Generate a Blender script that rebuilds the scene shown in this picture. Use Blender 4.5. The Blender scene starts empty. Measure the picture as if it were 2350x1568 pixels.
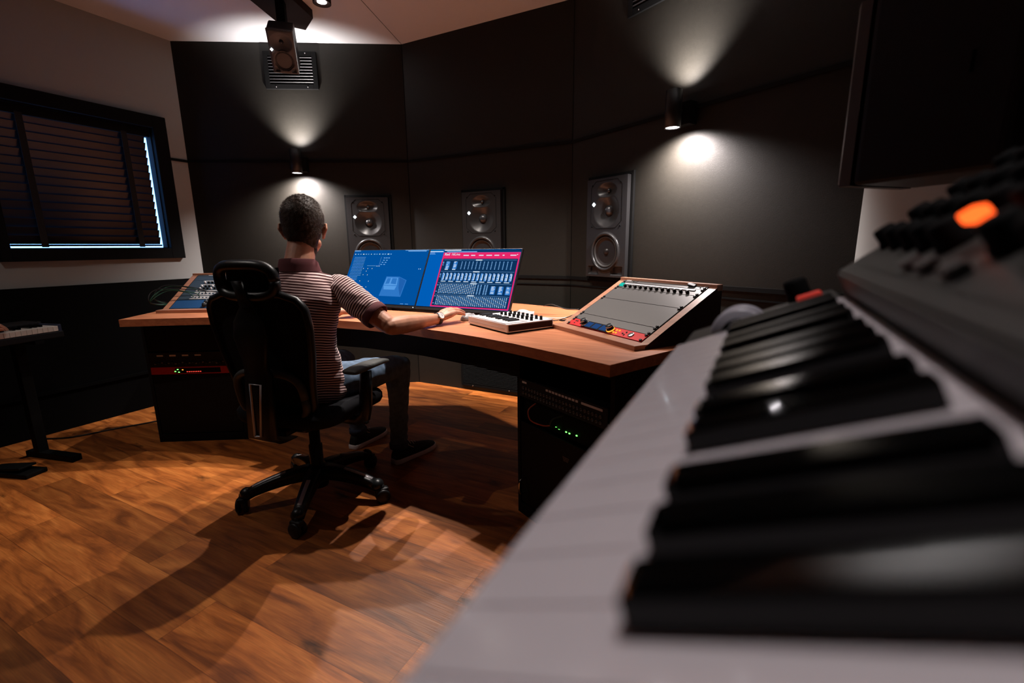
import bpy, bmesh, math, random
from mathutils import Vector, Matrix, noise
random.seed(7)
PI = math.pi
R = math.radians
sc = bpy.context.scene
COL = sc.collection

# ---------------------------------------------------------------- camera
CAM_H = 1.15
YAW, PITCH, ROLL, FPX = 0.4741, 0.2016, -0.0113, 1054.08
f = Vector((-math.sin(YAW)*math.cos(PITCH), math.cos(YAW)*math.cos(PITCH), -math.sin(PITCH)))
r = Vector((math.cos(YAW), math.sin(YAW), 0)); u = r.cross(f)
r2 = r*math.cos(ROLL)+u*math.sin(ROLL); u2 = -r*math.sin(ROLL)+u*math.cos(ROLL)
cd = bpy.data.cameras.new('camera'); cam = bpy.data.objects.new('camera', cd); COL.objects.link(cam)
cam.matrix_world = Matrix(((r2.x, u2.x, -f.x, 0), (r2.y, u2.y, -f.y, 0), (r2.z, u2.z, -f.z, CAM_H), (0, 0, 0, 1)))
cd.sensor_width = 36.0; cd.lens = 36.0*FPX/2350.0; cd.clip_start = 0.01; cd.clip_end = 50
cd.dof.use_dof = True; cd.dof.focus_distance = 2.3; cd.dof.aperture_fstop = 3.2
sc.camera = cam

# ---------------------------------------------------------------- exposure, world
sc.view_settings.view_transform = 'Standard'; sc.view_settings.look = 'None'
sc.view_settings.exposure = 0.0; sc.view_settings.gamma = 1.0; sc.view_settings.use_curve_mapping = False
w = bpy.data.worlds.new('world'); sc.world = w; w.use_nodes = True
w.node_tree.nodes['Background'].inputs[0].default_value = (0.25, 0.3, 0.4, 1)
w.node_tree.nodes['Background'].inputs[1].default_value = 0.0

# light levels (the lamps themselves are built with their fittings below)
E_SCONCE_UP, E_SCONCE_DOWN, E_SPOT, E_SPOT_REAR, E_SPOT_KEYS = 105.0, 165.0, 150.0, 26.0, 36.0
SPOT_FRONT = [(-2.30, 2.15), (-1.80, 2.2), (-1.30, 2.15)]
SPOT_REAR = [(-2.6, 0.5)]
SPOT_KEYS = (-.08, .50)
ZSPOT = 2.53
WARM = (1.0, 0.86, 0.80)

def lamp(name, kind, loc, direction, energy, color=WARM, size=None, blend=1.0, radius=0.03):
    ld = bpy.data.lights.new(name, kind); ld.energy = energy; ld.color = color
    if kind == 'SPOT':
        ld.spot_size = size; ld.spot_blend = blend; ld.shadow_soft_size = radius
    o = bpy.data.objects.new(name, ld); COL.objects.link(o); o.location = loc
    o.rotation_euler = Vector(direction).to_track_quat('-Z', 'Y').to_euler()
    return o

# ---------------------------------------------------------------- material helpers
def mat(name, col, rough=0.5, metal=0.0, emit=None, estr=1.0, spec=None, bump=None, coat=0.0, trans=0.0, var=None, sheen=0.0):
    m = bpy.data.materials.new(name); m.use_nodes = True; nt = m.node_tree; b = nt.nodes['Principled BSDF']
    b.inputs['Base Color'].default_value = (*col, 1); b.inputs['Roughness'].default_value = rough
    b.inputs['Metallic'].default_value = metal
    if spec is not None: b.inputs['Specular IOR Level'].default_value = spec
    if coat: b.inputs['Coat Weight'].default_value = coat; b.inputs['Coat Roughness'].default_value = 0.08
    if trans: b.inputs['Transmission Weight'].default_value = trans
    if sheen: b.inputs['Sheen Weight'].default_value = sheen
    if emit is not None:
        b.inputs['Emission Color'].default_value = (*emit, 1); b.inputs['Emission Strength'].default_value = estr
    if var or bump:
        tc = nt.nodes.new('ShaderNodeTexCoord')
    if var:   # (scale, amount): gentle mottling of the colour
        n = nt.nodes.new('ShaderNodeTexNoise'); n.inputs['Scale'].default_value = var[0]; n.inputs['Detail'].default_value = 4
        nt.links.new(tc.outputs['Object'], n.inputs['Vector'])
        mr = nt.nodes.new('ShaderNodeMapRange'); mr.inputs[1].default_value = .3; mr.inputs[2].default_value = .7
        mr.inputs[3].default_value = 1-var[1]; mr.inputs[4].default_value = 1+var[1]
        nt.links.new(n.outputs['Fac'], mr.inputs[0])
        vm = nt.nodes.new('ShaderNodeVectorMath'); vm.operation = 'SCALE'; vm.inputs[0].default_value = col
        nt.links.new(mr.outputs[0], vm.inputs['Scale']); nt.links.new(vm.outputs[0], b.inputs['Base Color'])
    if bump:  # (scale, strength)
        n = nt.nodes.new('ShaderNodeTexNoise'); n.inputs['Scale'].default_value = bump[0]; n.inputs['Detail'].default_value = 3
        nt.links.new(tc.outputs['Object'], n.inputs['Vector'])
        bp = nt.nodes.new('ShaderNodeBump'); bp.inputs['Strength'].default_value = bump[1]; bp.inputs['Distance'].default_value = 0.002
        nt.links.new(n.outputs['Fac'], bp.inputs['Height']); nt.links.new(bp.outputs[0], b.inputs['Normal'])
    return m

def emis(name, col, s):
    m = bpy.data.materials.new(name); m.use_nodes = True; nt = m.node_tree; nt.nodes.clear()
    e = nt.nodes.new('ShaderNodeEmission'); e.inputs[0].default_value = (*col, 1); e.inputs[1].default_value = s
    o = nt.nodes.new('ShaderNodeOutputMaterial'); nt.links.new(e.outputs[0], o.inputs[0]); return m

def wood_mat(name, c1, c2, rough=0.4, stretch=(1.2, 14, 14), scale=3.0, coat=0.0):
    m = bpy.data.materials.new(name); m.use_nodes = True; nt = m.node_tree; b = nt.nodes['Principled BSDF']
    tc = nt.nodes.new('ShaderNodeTexCoord'); mp = nt.nodes.new('ShaderNodeMapping'); mp.inputs['Scale'].default_value = stretch
    n = nt.nodes.new('ShaderNodeTexNoise'); n.inputs['Scale'].default_value = scale; n.inputs['Detail'].default_value = 6; n.inputs['Distortion'].default_value = .4
    rp = nt.nodes.new('ShaderNodeValToRGB'); rp.color_ramp.elements[0].color = (*c1, 1); rp.color_ramp.elements[1].color = (*c2, 1)
    rp.color_ramp.elements[0].position = .35; rp.color_ramp.elements[1].position = .68
    nt.links.new(tc.outputs['Object'], mp.inputs[0]); nt.links.new(mp.outputs[0], n.inputs['Vector'])
    nt.links.new(n.outputs['Fac'], rp.inputs[0]); nt.links.new(rp.outputs[0], b.inputs['Base Color'])
    b.inputs['Roughness'].default_value = rough
    if coat: b.inputs['Coat Weight'].default_value = coat
    return m

def floor_mat():
    m = bpy.data.materials.new('oak_laminate'); m.use_nodes = True; nt = m.node_tree; b = nt.nodes['Principled BSDF']; L = nt.links.new
    N = nt.nodes.new
    tc = N('ShaderNodeTexCoord'); mp = N('ShaderNodeMapping'); mp.inputs['Location'].default_value = (0.35, 5*.178-.555, 0)
    L(tc.outputs['Object'], mp.inputs[0])
    def brick(c1, c2, mort, ms):
        k = N('ShaderNodeTexBrick'); k.inputs['Scale'].default_value = 1.0; k.inputs['Color1'].default_value = (*c1, 1)
        k.inputs['Color2'].default_value = (*c2, 1); k.inputs['Mortar'].default_value = (*mort, 1)
        k.inputs['Mortar Size'].default_value = ms; k.inputs['Mortar Smooth'].default_value = .3; k.inputs['Brick Width'].default_value = 1.15
        k.inputs['Row Height'].default_value = .178; k.offset = .37; k.inputs['Bias'].default_value = 0.0
        L(mp.outputs[0], k.inputs['Vector']); return k
    bk = brick((0, 0, 0), (1, 1, 1), (.5, .5, .5), 0.0)
    # each board takes its own offset in the grain pattern
    sep = N('ShaderNodeSeparateColor'); L(bk.outputs['Color'], sep.inputs[0])
    cmb = N('ShaderNodeCombineXYZ'); mul = N('ShaderNodeMath'); mul.operation = 'MULTIPLY'; mul.inputs[1].default_value = 37.0
    L(sep.outputs[0], mul.inputs[0]); L(mul.outputs[0], cmb.inputs['X']); L(mul.outputs[0], cmb.inputs['Z'])
    add = N('ShaderNodeVectorMath'); add.operation = 'ADD'; L(mp.outputs[0], add.inputs[0]); L(cmb.outputs[0], add.inputs[1])
    def noi(scale, st, det, dist=0.0):
        q = N('ShaderNodeMapping'); q.inputs['Scale'].default_value = st; L(add.outputs[0], q.inputs[0])
        n = N('ShaderNodeTexNoise'); n.inputs['Scale'].default_value = scale; n.inputs['Detail'].default_value = det; n.inputs['Distortion'].default_value = dist
        L(q.outputs[0], n.inputs['Vector']); return n
    g1 = noi(5, (.55, 3.2, 1), 7, 1.2); g2 = noi(26, (.35, 9, 1), 5, .3)
    r1 = N('ShaderNodeValToRGB'); e = r1.color_ramp.elements; e[0].position = .3; e[0].color = (.15, .040, .0085, 1); e[1].position = .7; e[1].color = (.50, .168, .036, 1)
    x = e.new(.5); x.color = (.34, .098, .019, 1)
    L(g1.outputs['Fac'], r1.inputs[0])
    def mulv(a, fac_socket, lo, hi, p0=.3, p1=.7):
        mr = N('ShaderNodeMapRange'); mr.inputs[1].default_value = p0; mr.inputs[2].default_value = p1; mr.inputs[3].default_value = lo; mr.inputs[4].default_value = hi
        L(fac_socket, mr.inputs[0]); v = N('ShaderNodeVectorMath'); v.operation = 'SCALE'; L(a, v.inputs[0]); L(mr.outputs[0], v.inputs['Scale']); return v.outputs[0]
    c = mulv(r1.outputs[0], g2.outputs['Fac'], .78, 1.14)
    c = mulv(c, sep.outputs[0], .50, 1.42, 0, 1)
    # knots
    vq = N('ShaderNodeMapping'); vq.inputs['Scale'].default_value = (1.6, 4.2, 1); L(add.outputs[0], vq.inputs[0])
    wob = N('ShaderNodeTexNoise'); wob.inputs['Scale'].default_value = 9; L(vq.outputs[0], wob.inputs['Vector'])
    wa = N('ShaderNodeVectorMath'); wa.operation = 'MULTIPLY_ADD'; wa.inputs[1].default_value = (.25, .25, .25); L(wob.outputs['Color'], wa.inputs[0]); L(vq.outputs[0], wa.inputs[2])
    vo = N('ShaderNodeTexVoronoi'); vo.inputs['Scale'].default_value = 1.0; L(wa.outputs[0], vo.inputs['Vector'])
    c = mulv(c, vo.outputs['Distance'], .22, 1.0, .03, .13)
    # seams
    bm_ = brick((1, 1, 1), (1, 1, 1), (0.62, .58, .56), 0.0016)
    mx = N('ShaderNodeMix'); mx.data_type = 'RGBA'; mx.blend_type = 'MULTIPLY'; mx.inputs[0].default_value = 1
    L(c, mx.inputs[6]); L(bm_.outputs['Color'], mx.inputs[7]); L(mx.outputs[2], b.inputs['Base Color'])
    b.inputs['Roughness'].default_value = .42; b.inputs['Specular IOR Level'].default_value = .45
    bp = N('ShaderNodeBump'); bp.inputs['Strength'].default_value = .25; bp.inputs['Distance'].default_value = .002
    L(g2.outputs['Fac'], bp.inputs['Height']); L(bp.outputs[0], b.inputs['Normal'])
    return m

M = dict(
    wall_dark=mat('dark_acoustic_fabric', (.0125, .0112, .0088), .5, bump=(420, .35), spec=.22, var=(60, .08)),
    wall_light=mat('pale_grey_wall_paint', (.270, .272, .258), .8, bump=(200, .08)),
    dado=mat('black_dado_panel', (.003, .003, .003), .7, spec=.04),
    ceiling=mat('white_ceiling_paint', (.50, .51, .51), .9),
    trim=mat('black_trim', (.004, .004, .004), .6, spec=0.1),
    floor=floor_mat(),
    black=mat('black_plastic', (.012, .012, .013), .42, spec=0.25),
    blackm=mat('matt_black', (.0035, .0035, .0035), .8, spec=0.1),
    chair=mat('chair_black_plastic', (.008, .009, .010), .34, spec=.35, bump=(900, .1)),
    mesh=mat('chair_black_mesh', (.006, .006, .007), .85, spec=0.1, bump=(1500, .4)),
    fabric=mat('seat_fabric', (.010, .010, .012), .95, spec=0.1, bump=(900, .4)),
    silver=mat('brushed_silver', (.55, .53, .55), .4, .3),
    pad=mat('armrest_rubber', (.035, .037, .035), .55, bump=(700, .2)),
    steel=mat('steel', (.5, .5, .5), .25, 1.0),
    desk=wood_mat('desk_oak_veneer', (.42, .14, .06), (.58, .22, .10), .42, (1.5, 16, 16), 3.0),
    frame_wood=wood_mat('rack_frame_wood', (.30, .13, .075), (.42, .19, .11), .4, (1.5, 14, 14), 4.0),
    rack_side=mat('dark_brown_rack_side', (.030, .012, .009), .6, spec=0.1),
    cab=mat('black_cabinet', (.008, .007, .007), .6, spec=0.1),
    rackgrey=mat('grey_rack_panel', (.10, .095, .092), .42, .6),
    rackblk=mat('black_rack_panel', (.018, .018, .02), .4, spec=0.1),
    red=mat('red_anodised', (.62, .012, .014), .35, .1),
    red_dim_glow=mat('glowing_dark_red_faceplate', (.35, .012, .012), .4, .1, emit=(1, .03, .02), estr=.006),  # plate is no lamp; a faint red glow is built into its material
    white=mat('white_plastic', (.78, .74, .75), .4),
    key_w=mat('glossy_white_key', (.72, .66, .68), .16, coat=.4),
    key_b=mat('glossy_black_key', (.002, .002, .002), .06, spec=.3),
    synth=mat('synth_grey_panel', (.034, .033, .029), .45),
    synth_side=mat('synth_dark_case', (.02, .02, .018), .55, spec=0.1),
    wheel=mat('pitch_wheel_grey', (.42, .41, .46), .35),
    skin=mat('skin', (.52, .245, .155), .5, var=(30, .12), bump=(260, .12), spec=.4),
    hair=mat('dark_brown_hair', (.034, .018, .010), .6, var=(160, .35), spec=.25),
    maroon=mat('maroon_ribbed_cotton', (.085, .012, .016), .9, bump=(600, .3)),
    denim=mat('blue_denim', (.085, .13, .20), .9, var=(45, .25), bump=(800, .3)),
    denim_dark=mat('denim_seam', (.03, .045, .08), .9),
    shoe=mat('black_canvas', (.008, .008, .008), .85),
    sole=mat('white_rubber_sole', (.8, .72, .72), .6),
    cable_b=mat('black_cable', (.01, .01, .01), .5),
    cable_w=mat('white_cable', (.7, .68, .66), .5),
    cable_g=mat('green_cable', (.02, .09, .055), .5),
    cable_r=mat('orange_cable', (.5, .08, .03), .5),
    spk=mat('speaker_dark_grey', (.018, .0175, .018), .30, spec=.35, bump=(500, .05)),
    spk_lit=mat('speaker_satin_grey_lit', (.06, .06, .06), .5),  # dark grey baffle finish, lightened in colour to look lit
    cone=mat('speaker_cone', (.018, .014, .014), .4, spec=.3),
    rubber=mat('speaker_surround', (.03, .029, .028), .5, spec=.3),
    dome=mat('speaker_dome', (.02, .02, .022), .3),
    led_white=emis('white_logo_light', (.75, .9, 1), 6),
    led_green=emis('green_led', (.15, 1, .12), 3.5),
    led_red=emis('red_led', (1, .05, .03), 2.5),
    led_amber=emis('amber_led', (1, .36, .04), 1.5),
    led_teal=emis('teal_button', (.02, .62, .50), .9),
    led_orange=emis('orange_lit_button', (1, .10, .015), 2.6),
    lamp_disc=emis('lamp_lens', (1, .93, .97), 14),
    label=mat('white_label', (.6, .57, .56), .6),
    blind=mat('black_blind_slat', (.009, .011, .015), .28, spec=0.25),
    tape=mat('blind_tape', (.006, .006, .006), .9),
    glass_lit=emis('lit_window_pane', (.15, .40, 1.0), 6.0),
    brown=mat('dark_brown_board', (.020, .013, .011), .6, spec=0.1),
    watchface=mat('watch_face', (.75, .72, .70), .25, .3),
    leather=mat('dark_leather', (.02, .012, .01), .5),
    eye=mat('eye_white', (.7, .68, .66), .2),
)

# ---------------------------------------------------------------- mesh helpers
class MB:
    def __init__(s): s.bm = bmesh.new(); s.mi = 0
    def _tag(s, faces):
        for q in faces: q.material_index = s.mi
    def mat(s, i): s.mi = i; return s
    def poly(s, pts):
        vs = [s.bm.verts.new(p) for p in pts]; q = s.bm.faces.new(vs); q.material_index = s.mi; return q
    def box(s, c, d, rot=None, bev=0.0, seg=2):
        t = bmesh.new(); bmesh.ops.create_cube(t, size=1.0)
        bmesh.ops.scale(t, vec=Vector(d), verts=t.verts)
        if bev: bmesh.ops.bevel(t, geom=t.edges[:], offset=bev, segments=seg, affect='EDGES', profile=.6)
        mt = Matrix.Translation(Vector(c))
        if rot is not None: mt = mt @ (rot.to_4x4() if isinstance(rot, Matrix) else Matrix.Rotation(rot, 4, 'Z'))
        bmesh.ops.transform(t, matrix=mt, verts=t.verts); s.merge(t); return s
    def merge(s, t):
        mp = {v: s.bm.verts.new(v.co) for v in t.verts}
        for q in t.faces:
            try: n = s.bm.faces.new([mp[v] for v in q.verts]); n.material_index = s.mi; n.smooth = q.smooth
            except ValueError: pass
        t.free()
    def rings(s, rs, closed=True, caps=True, smooth=True):
        vr = [[s.bm.verts.new(p) for p in ring] for ring in rs]; n = len(vr[0])
        for a, b in zip(vr, vr[1:]):
            for i in range(n if closed else n-1):
                j = (i+1) % n
                q = s.bm.faces.new((a[i], a[j], b[j], b[i])); q.material_index = s.mi; q.smooth = smooth
        if caps and closed:
            for rr, rev in ((vr[0], True), (vr[-1], False)):
                try: q = s.bm.faces.new(rr[::-1] if rev else rr); q.material_index = s.mi
                except ValueError: pass
        return s
    def cyl(s, p0, p1, r0, r1=None, seg=20, caps=True):
        p0 = Vector(p0); p1 = Vector(p1); r1 = r0 if r1 is None else r1
        return s.lathe([(0 if caps else r0, 0), (r0, 0), (r1, (p1-p0).length), (0 if caps else r1, (p1-p0).length)], p0, p1-p0, seg)
    def lathe(s, prof, o, axis, seg=24, sx=1.0, sy=1.0, ref=None):
        z = Vector(axis).normalized(); x = (Vector(ref) if ref else (Vector((1, 0, 0)) if abs(z.x) < .9 else Vector((0, 1, 0))))
        x = (x - z*x.dot(z)).normalized(); y = z.cross(x); o = Vector(o)
        prev = None
        for (rad, h) in prof:
            if rad <= 1e-6: cur = [s.bm.verts.new(o+z*h)]
            else: cur = [s.bm.verts.new(o+z*h+x*(rad*sx*math.cos(2*PI*i/seg))+y*(rad*sy*math.sin(2*PI*i/seg))) for i in range(seg)]
            if prev is not None:
                for i in range(seg):
                    j = (i+1) % seg
                    if len(prev) == 1 and len(cur) == 1: break
                    if len(prev) == 1: vs = (prev[0], cur[j], cur[i])[::-1]; vs = (prev[0], cur[i], cur[j])
                    elif len(cur) == 1: vs = (prev[i], cur[0], prev[j])
                    else: vs = (prev[i], cur[i], cur[j], prev[j])
                    q = s.bm.faces.new(vs[::-1]); q.material_index = s.mi; q.smooth = True
            prev = cur
        return s
    def tube(s, pts, rad, seg=8, flat=None):
        pts = [Vector(p) for p in pts]; n = len(pts); rs = []
        up = Vector((0, 0, 1))
        for i, p in enumerate(pts):
            t = (pts[min(i+1, n-1)]-pts[max(i-1, 0)]).normalized()
            if abs(t.dot(up)) > .95: up = Vector((0, 1, 0)) if abs(t.y) < .9 else Vector((1, 0, 0))
            a = t.cross(up).normalized(); b = a.cross(t); up = b
            rr = rad[i] if isinstance(rad, (list, tuple)) else rad
            ra, rb = (rr, rr) if flat is None else (rr, rr*flat)
            rs.append([p+a*(ra*math.cos(2*PI*k/seg))+b*(rb*math.sin(2*PI*k/seg)) for k in range(seg)])
        return s.rings(rs)
    def prism(s, poly, z0, z1):
        a = [s.bm.verts.new((x, y, z0)) for x, y in poly]; b = [s.bm.verts.new((x, y, z1)) for x, y in poly]; n = len(a)
        for fs in [a[::-1], b]+[[a[i], a[(i+1) % n], b[(i+1) % n], b[i]] for i in range(n)]:
            q = s.bm.faces.new(fs); q.material_index = s.mi
        return s
    def sphere(s, c, r, sub=2, sc=(1, 1, 1)):
        t = bmesh.new(); bmesh.ops.create_icosphere(t, subdivisions=sub, radius=1.0)
        for v in t.verts: v.co = Vector((v.co.x*r*sc[0], v.co.y*r*sc[1], v.co.z*r*sc[2]))+Vector(c)
        for q in t.faces: q.smooth = True
        s.merge(t); return s
    def build(s, name, mats, parent=None, loc=None, rotz=None, label=None, fixn=True):
        if fixn: bmesh.ops.recalc_face_normals(s.bm, faces=s.bm.faces)
        me = bpy.data.meshes.new(name); s.bm.to_mesh(me); s.bm.free()
        for m in (mats if isinstance(mats, (list, tuple)) else [mats]): me.materials.append(m)
        o = bpy.data.objects.new(name, me); COL.objects.link(o)
        if parent: o.parent = parent
        if loc: o.location = loc
        if rotz is not None: o.rotation_euler = (0, 0, rotz)
        if label: o['label'] = label
        return o

def spline(pts, n=8):
    P = [Vector(p) for p in pts]; out = []
    for i in range(len(P)-1):
        p0 = P[max(i-1, 0)]; p1 = P[i]; p2 = P[i+1]; p3 = P[min(i+2, len(P)-1)]
        for k in range(n):
            t = k/n; out.append(.5*((2*p1)+(p2-p0)*t+(2*p0-5*p1+4*p2-p3)*t*t+(3*p1-p0-3*p2+p3)*t**3))
    out.append(P[-1]); return out

def tag(o, label, cat, group=None):
    o['label'] = label; o['category'] = cat
    if group: o['group'] = group
    return o
def thing(name, label, cat, loc=(0, 0, 0), rotz=0.0, group=None, mw=None):
    o = bpy.data.objects.new(name, None); COL.objects.link(o); o.empty_display_size = .05
    if mw is not None: o.matrix_world = mw
    else: o.location = loc; o.rotation_euler = (0, 0, rotz)
    return tag(o, label, cat, group)
def struct(o): o['kind'] = 'structure'; return o
def copy_tree(o, parent=None):
    c = o.copy(); COL.objects.link(c); c.parent = parent
    for ch in list(o.children): copy_tree(ch, c)
    return c
def smooth_all(o):
    for p in o.data.polygons: p.use_smooth = True
    return o

# ================================================================ ROOM
H = 2.681; ZR = 1.835; ZD = .939; T = .12
P1 = (-3.965, 2.226); P2 = (-2.505, 3.09); P3 = (-1.115, 3.09); P4 = (.374, 2.298); YB = -2.6
XL, XR = P1[0], P4[0]
A1 = math.atan2(P2[1]-P1[1], P2[0]-P1[0]); A3 = math.atan2(P4[1]-P3[1], P4[0]-P3[0])
def off(p, a, d): return (p[0]-math.sin(a)*d, p[1]+math.cos(a)*d)
m = MB(); m.box(((XL+XR)/2, .25, -.06), (XR-XL+.3, 6.3, .12)); struct(m.build('floor', M['floor']))
m = MB(); m.box(((XL+XR)/2, .25, H+.06), (XR-XL+.3, 6.3, .12)); struct(m.build('ceiling', M['ceiling']))
def wall(name, a, b, mt, z0=0, z1=H, th=T):
    ang = math.atan2(b[1]-a[1], b[0]-a[0]); c = off(a, ang, th); d = off(b, ang, th)
    m = MB(); m.prism([a, b, d, c], z0, z1); return struct(m.build(name, mt))
wall('wall_front_left', P1, P2, M['wall_dark']); wall('wall_front', P2, P3, M['wall_dark']); wall('wall_front_right', P3, P4, M['wall_dark'])
wall('wall_right', P4, (XR, YB), M['wall_light'])
wall('wall_back', (XR, YB), (XL, YB), M['wall_dark'])
# left wall with a window opening
WY0, WY1, WZ0, WZ1 = 1.13, 2.0, 1.175, 2.03
m = MB()
for (y0, y1, z0, z1) in [(YB, WY0, 0, H), (WY1, P1[1], 0, H), (WY0, WY1, 0, WZ0), (WY0, WY1, WZ1, H)]:
    m.box((XL-T/2, (y0+y1)/2, (z0+z1)/2), (T, y1-y0, z1-z0))
struct(m.build('wall_left', M['wall_light']))
# dado panels and rails
m = MB(); m.box((XL+.012, (YB+P1[1])/2, ZD/2), (.024, P1[1]-YB, ZD)); m.box((XL+.03, (YB+P1[1])/2, .27), (.02, P1[1]-YB, .02))
struct(m.build('trim_1', M['dado']))
m = MB(); m.box((XR-.012, (YB+P4[1])/2-.01, ZD/2), (.024, P4[1]-YB-.02, ZD)); struct(m.build('trim_2', M['dado']))
def rail(name, z, h, d):
    m = MB()
    for a, b in ((P1, P2), (P2, P3), (P3, P4)):
        ang = math.atan2(b[1]-a[1], b[0]-a[0]); c = off(a, ang, -d); e = off(b, ang, -d); m.prism([a, b, e, c], z-h/2, z+h/2)
    m.box((XL+d/2, (2.09+P1[1])/2, z), (d, P1[1]-2.09, h))
    return struct(m.build(name, M['trim']))
rail('trim_3', ZR, .018, .010)
m = MB()
for a, b in ((P1, P2), (P2, P3), (P3, P4)):
    ang = math.atan2(b[1]-a[1], b[0]-a[0])
    for z, h, d in ((ZD, .022, .008), (ZD-.05, .008, .006)):
        c = off(a, ang, -d); e = off(b, ang, -d); m.prism([a, b, e, c], z-h/2, z+h/2)
struct(m.build('trim_4', M['trim']))
m = MB()
for x, y, ln, ang in ((P2[0], P2[1]-.002, 0, 0), (P3[0], P3[1]-.002, 0, 0)):
    m.box((x, y, H/2), (.003, .003, H))
struct(m.build('trim_5', M['trim']))
# ceiling joint line
m = MB(); m.tube([(P2[0], P2[1], H), (-2.02, 1.6, H)], .002, 4); struct(m.build('trim_6', M['brown']))

# window
win = thing('window_1', 'black framed window', 'window', (XL, 0, 0)); win['kind'] = 'structure'
del win['label']; del win['category']
m = MB()
fy0, fy1, fz0, fz1 = 1.08, 2.09, 1.10, 2.115
for (y0, y1, z0, z1) in [(fy0, WY0, fz0, fz1), (WY1, fy1, fz0, fz1), (WY0, WY1, fz0, WZ0), (WY0, WY1, WZ1, fz1)]:
    m.box((.014, (y0+y1)/2, (z0+z1)/2), (.05, y1-y0, z1-z0), bev=.003)
for (y0, y1, z0, z1) in [(WY0, WY0+.006, WZ0, WZ1), (WY1-.006, WY1, WZ0, WZ1), (WY0, WY1, WZ0, WZ0+.006), (WY0, WY1, WZ1-.006, WZ1)]:
    m.box((-.06, (y0+y1)/2, (z0+z1)/2), (.115, y1-y0, z1-z0))
m.build('window_frame', M['blackm'], win)
m = MB(); m.box((-.068, (WY0+WY1)/2, (WZ0+WZ1)/2), (.006, WY1-WY0-.012, WZ1-WZ0-.012)); m.build('pane', M['glass_lit'], win)
# venetian blind
bl = thing('venetian_blind', 'black slatted venetian blind with tapes, closed over the blue-lit window', 'blind', (XL-.03, 0, WZ0))
m = MB(); m.box((0, (WY0+WY1)/2, WZ1-WZ0-.035), (.05, WY1-WY0-.02, .055), bev=.004); m.build('head_rail', M['blackm'], bl)
ns = 15; BY0, BY1 = WY0+.015, WY1-.036
pitch = .0515
for i in range(ns):
    z = .056+i*pitch
    m = MB(); m.box((0, 0, 0), (.056, BY1-BY0, .0028), bev=.001)
    rt = Matrix.Rotation(R(-68+random.uniform(-1, 1)), 3, 'Y')
    for v in m.bm.verts: v.co = rt @ v.co; v.co += Vector((0, (BY0+BY1)/2, z))
    m.build('slat', M['blind'], bl)
m = MB(); m.box((0, (BY0+BY1)/2, .022), (.045, BY1-BY0, .012), bev=.003); m.build('bottom_rail', M['blind'], bl)
for y in (1.30, 1.83):
    m = MB(); m.box((.026, y, (WZ1-WZ0)/2-.02), (.003, .034, WZ1-WZ0-.06)); m.build('tape', M['tape'], bl)

# ================================================================ ceiling lamps and sconces
def ceiling_lamp(x, y, energy, label, size=R(92), blend=.8, col=(1, .90, .83)):
    t = thing('ceiling_spotlight', label, 'ceiling light', (x, y, 0), 0, 'ceiling spotlights')
    m = MB(); m.lathe([(0, 0), (.05, 0), (.05, -(H-ZSPOT)), (.046, -(H-ZSPOT)), (.042, -(H-ZSPOT)+.012), (0, -(H-ZSPOT)+.012)], (0, 0, H), (0, 0, 1), 32)
    m.build('housing', M['brown'], t)
    m = MB(); m.lathe([(0, 0), (.026, 0), (.026, .003), (0, .003)], (0, 0, ZSPOT+.007), (0, 0, 1), 24); m.build('lens', M['lamp_disc'], t)
    lamp('spot_light', 'SPOT', (x, y, ZSPOT-.004), (0, 0, -1), energy, col, size, blend, .014)
    return t
ceiling_lamp(*SPOT_FRONT[0], E_SPOT, 'brown cylinder spotlight on the ceiling, lit, right of the hanging loudspeaker')
for (x, y), nm in zip(SPOT_FRONT[1:], ('over the middle of the desk', 'over the right end of the desk')):
    ceiling_lamp(x, y, E_SPOT, 'brown cylinder spotlight on the ceiling '+nm)
for (x, y) in SPOT_REAR:
    ceiling_lamp(x, y, E_SPOT_REAR, 'brown cylinder spotlight on the ceiling behind the chair to the left', R(125))
ceiling_lamp(*SPOT_KEYS, E_SPOT_KEYS, 'brown cylinder spotlight on the ceiling above the near synthesizer', R(44), .25, (1, .92, .93))

def sconce(a, ang, s, label):
    base = (a[0]+math.cos(ang)*s, a[1]+math.sin(ang)*s, ZR-.02)
    t = thing('wall_sconce', label, 'wall light', base, ang, 'up and down wall sconces')
    m = MB(); m.box((0, -.03, -.01), (.10, .06, .11), bev=.004); m.build('wall_box', M['blackm'], t)
    m = MB(); m.cyl((0, -.055, 0), (0, -.09, 0), .012, seg=12); m.build('bracket', M['black'], t)
    m = MB(); m.lathe([(0, -.07), (.036, -.07), (.036, -.087), (.040, -.087), (.040, .087), (.036, .087), (.036, .07), (0, .07)], (0, -.125, 0), (0, 0, 1), 32); m.build('cylinder', M['black'], t)
    for z, nm in ((-.084, 'lens'), (.084, 'lens')):
        m = MB(); m.lathe([(0, 0), (.033, 0), (.033, .002), (0, .002)], (0, -.125, z), (0, 0, 1), 24); m.build(nm, M['lamp_disc'], t)
    c = Vector(base)+Vector((math.sin(ang)*.125, -math.cos(ang)*.125, 0))
    n = Vector((-math.sin(ang), math.cos(ang), 0))
    lamp('sconce_up', 'SPOT', c+Vector((0, 0, .092)), Vector((0, 0, 1))+n*.48, E_SCONCE_UP, (1, .93, .92), R(104), 1, .02)
    lamp('sconce_down', 'SPOT', c-Vector((0, 0, .092)), Vector((0, 0, -1))+n*.30, E_SCONCE_DOWN, (1, .90, .88), R(150), 1, .02)
    return t
sconce(P1, A1, .87, 'black up-and-down wall sconce behind the seated man\'s head')
sconce(P3, A3, .875, 'black up-and-down wall sconce on the wall right of the three loudspeakers')

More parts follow.
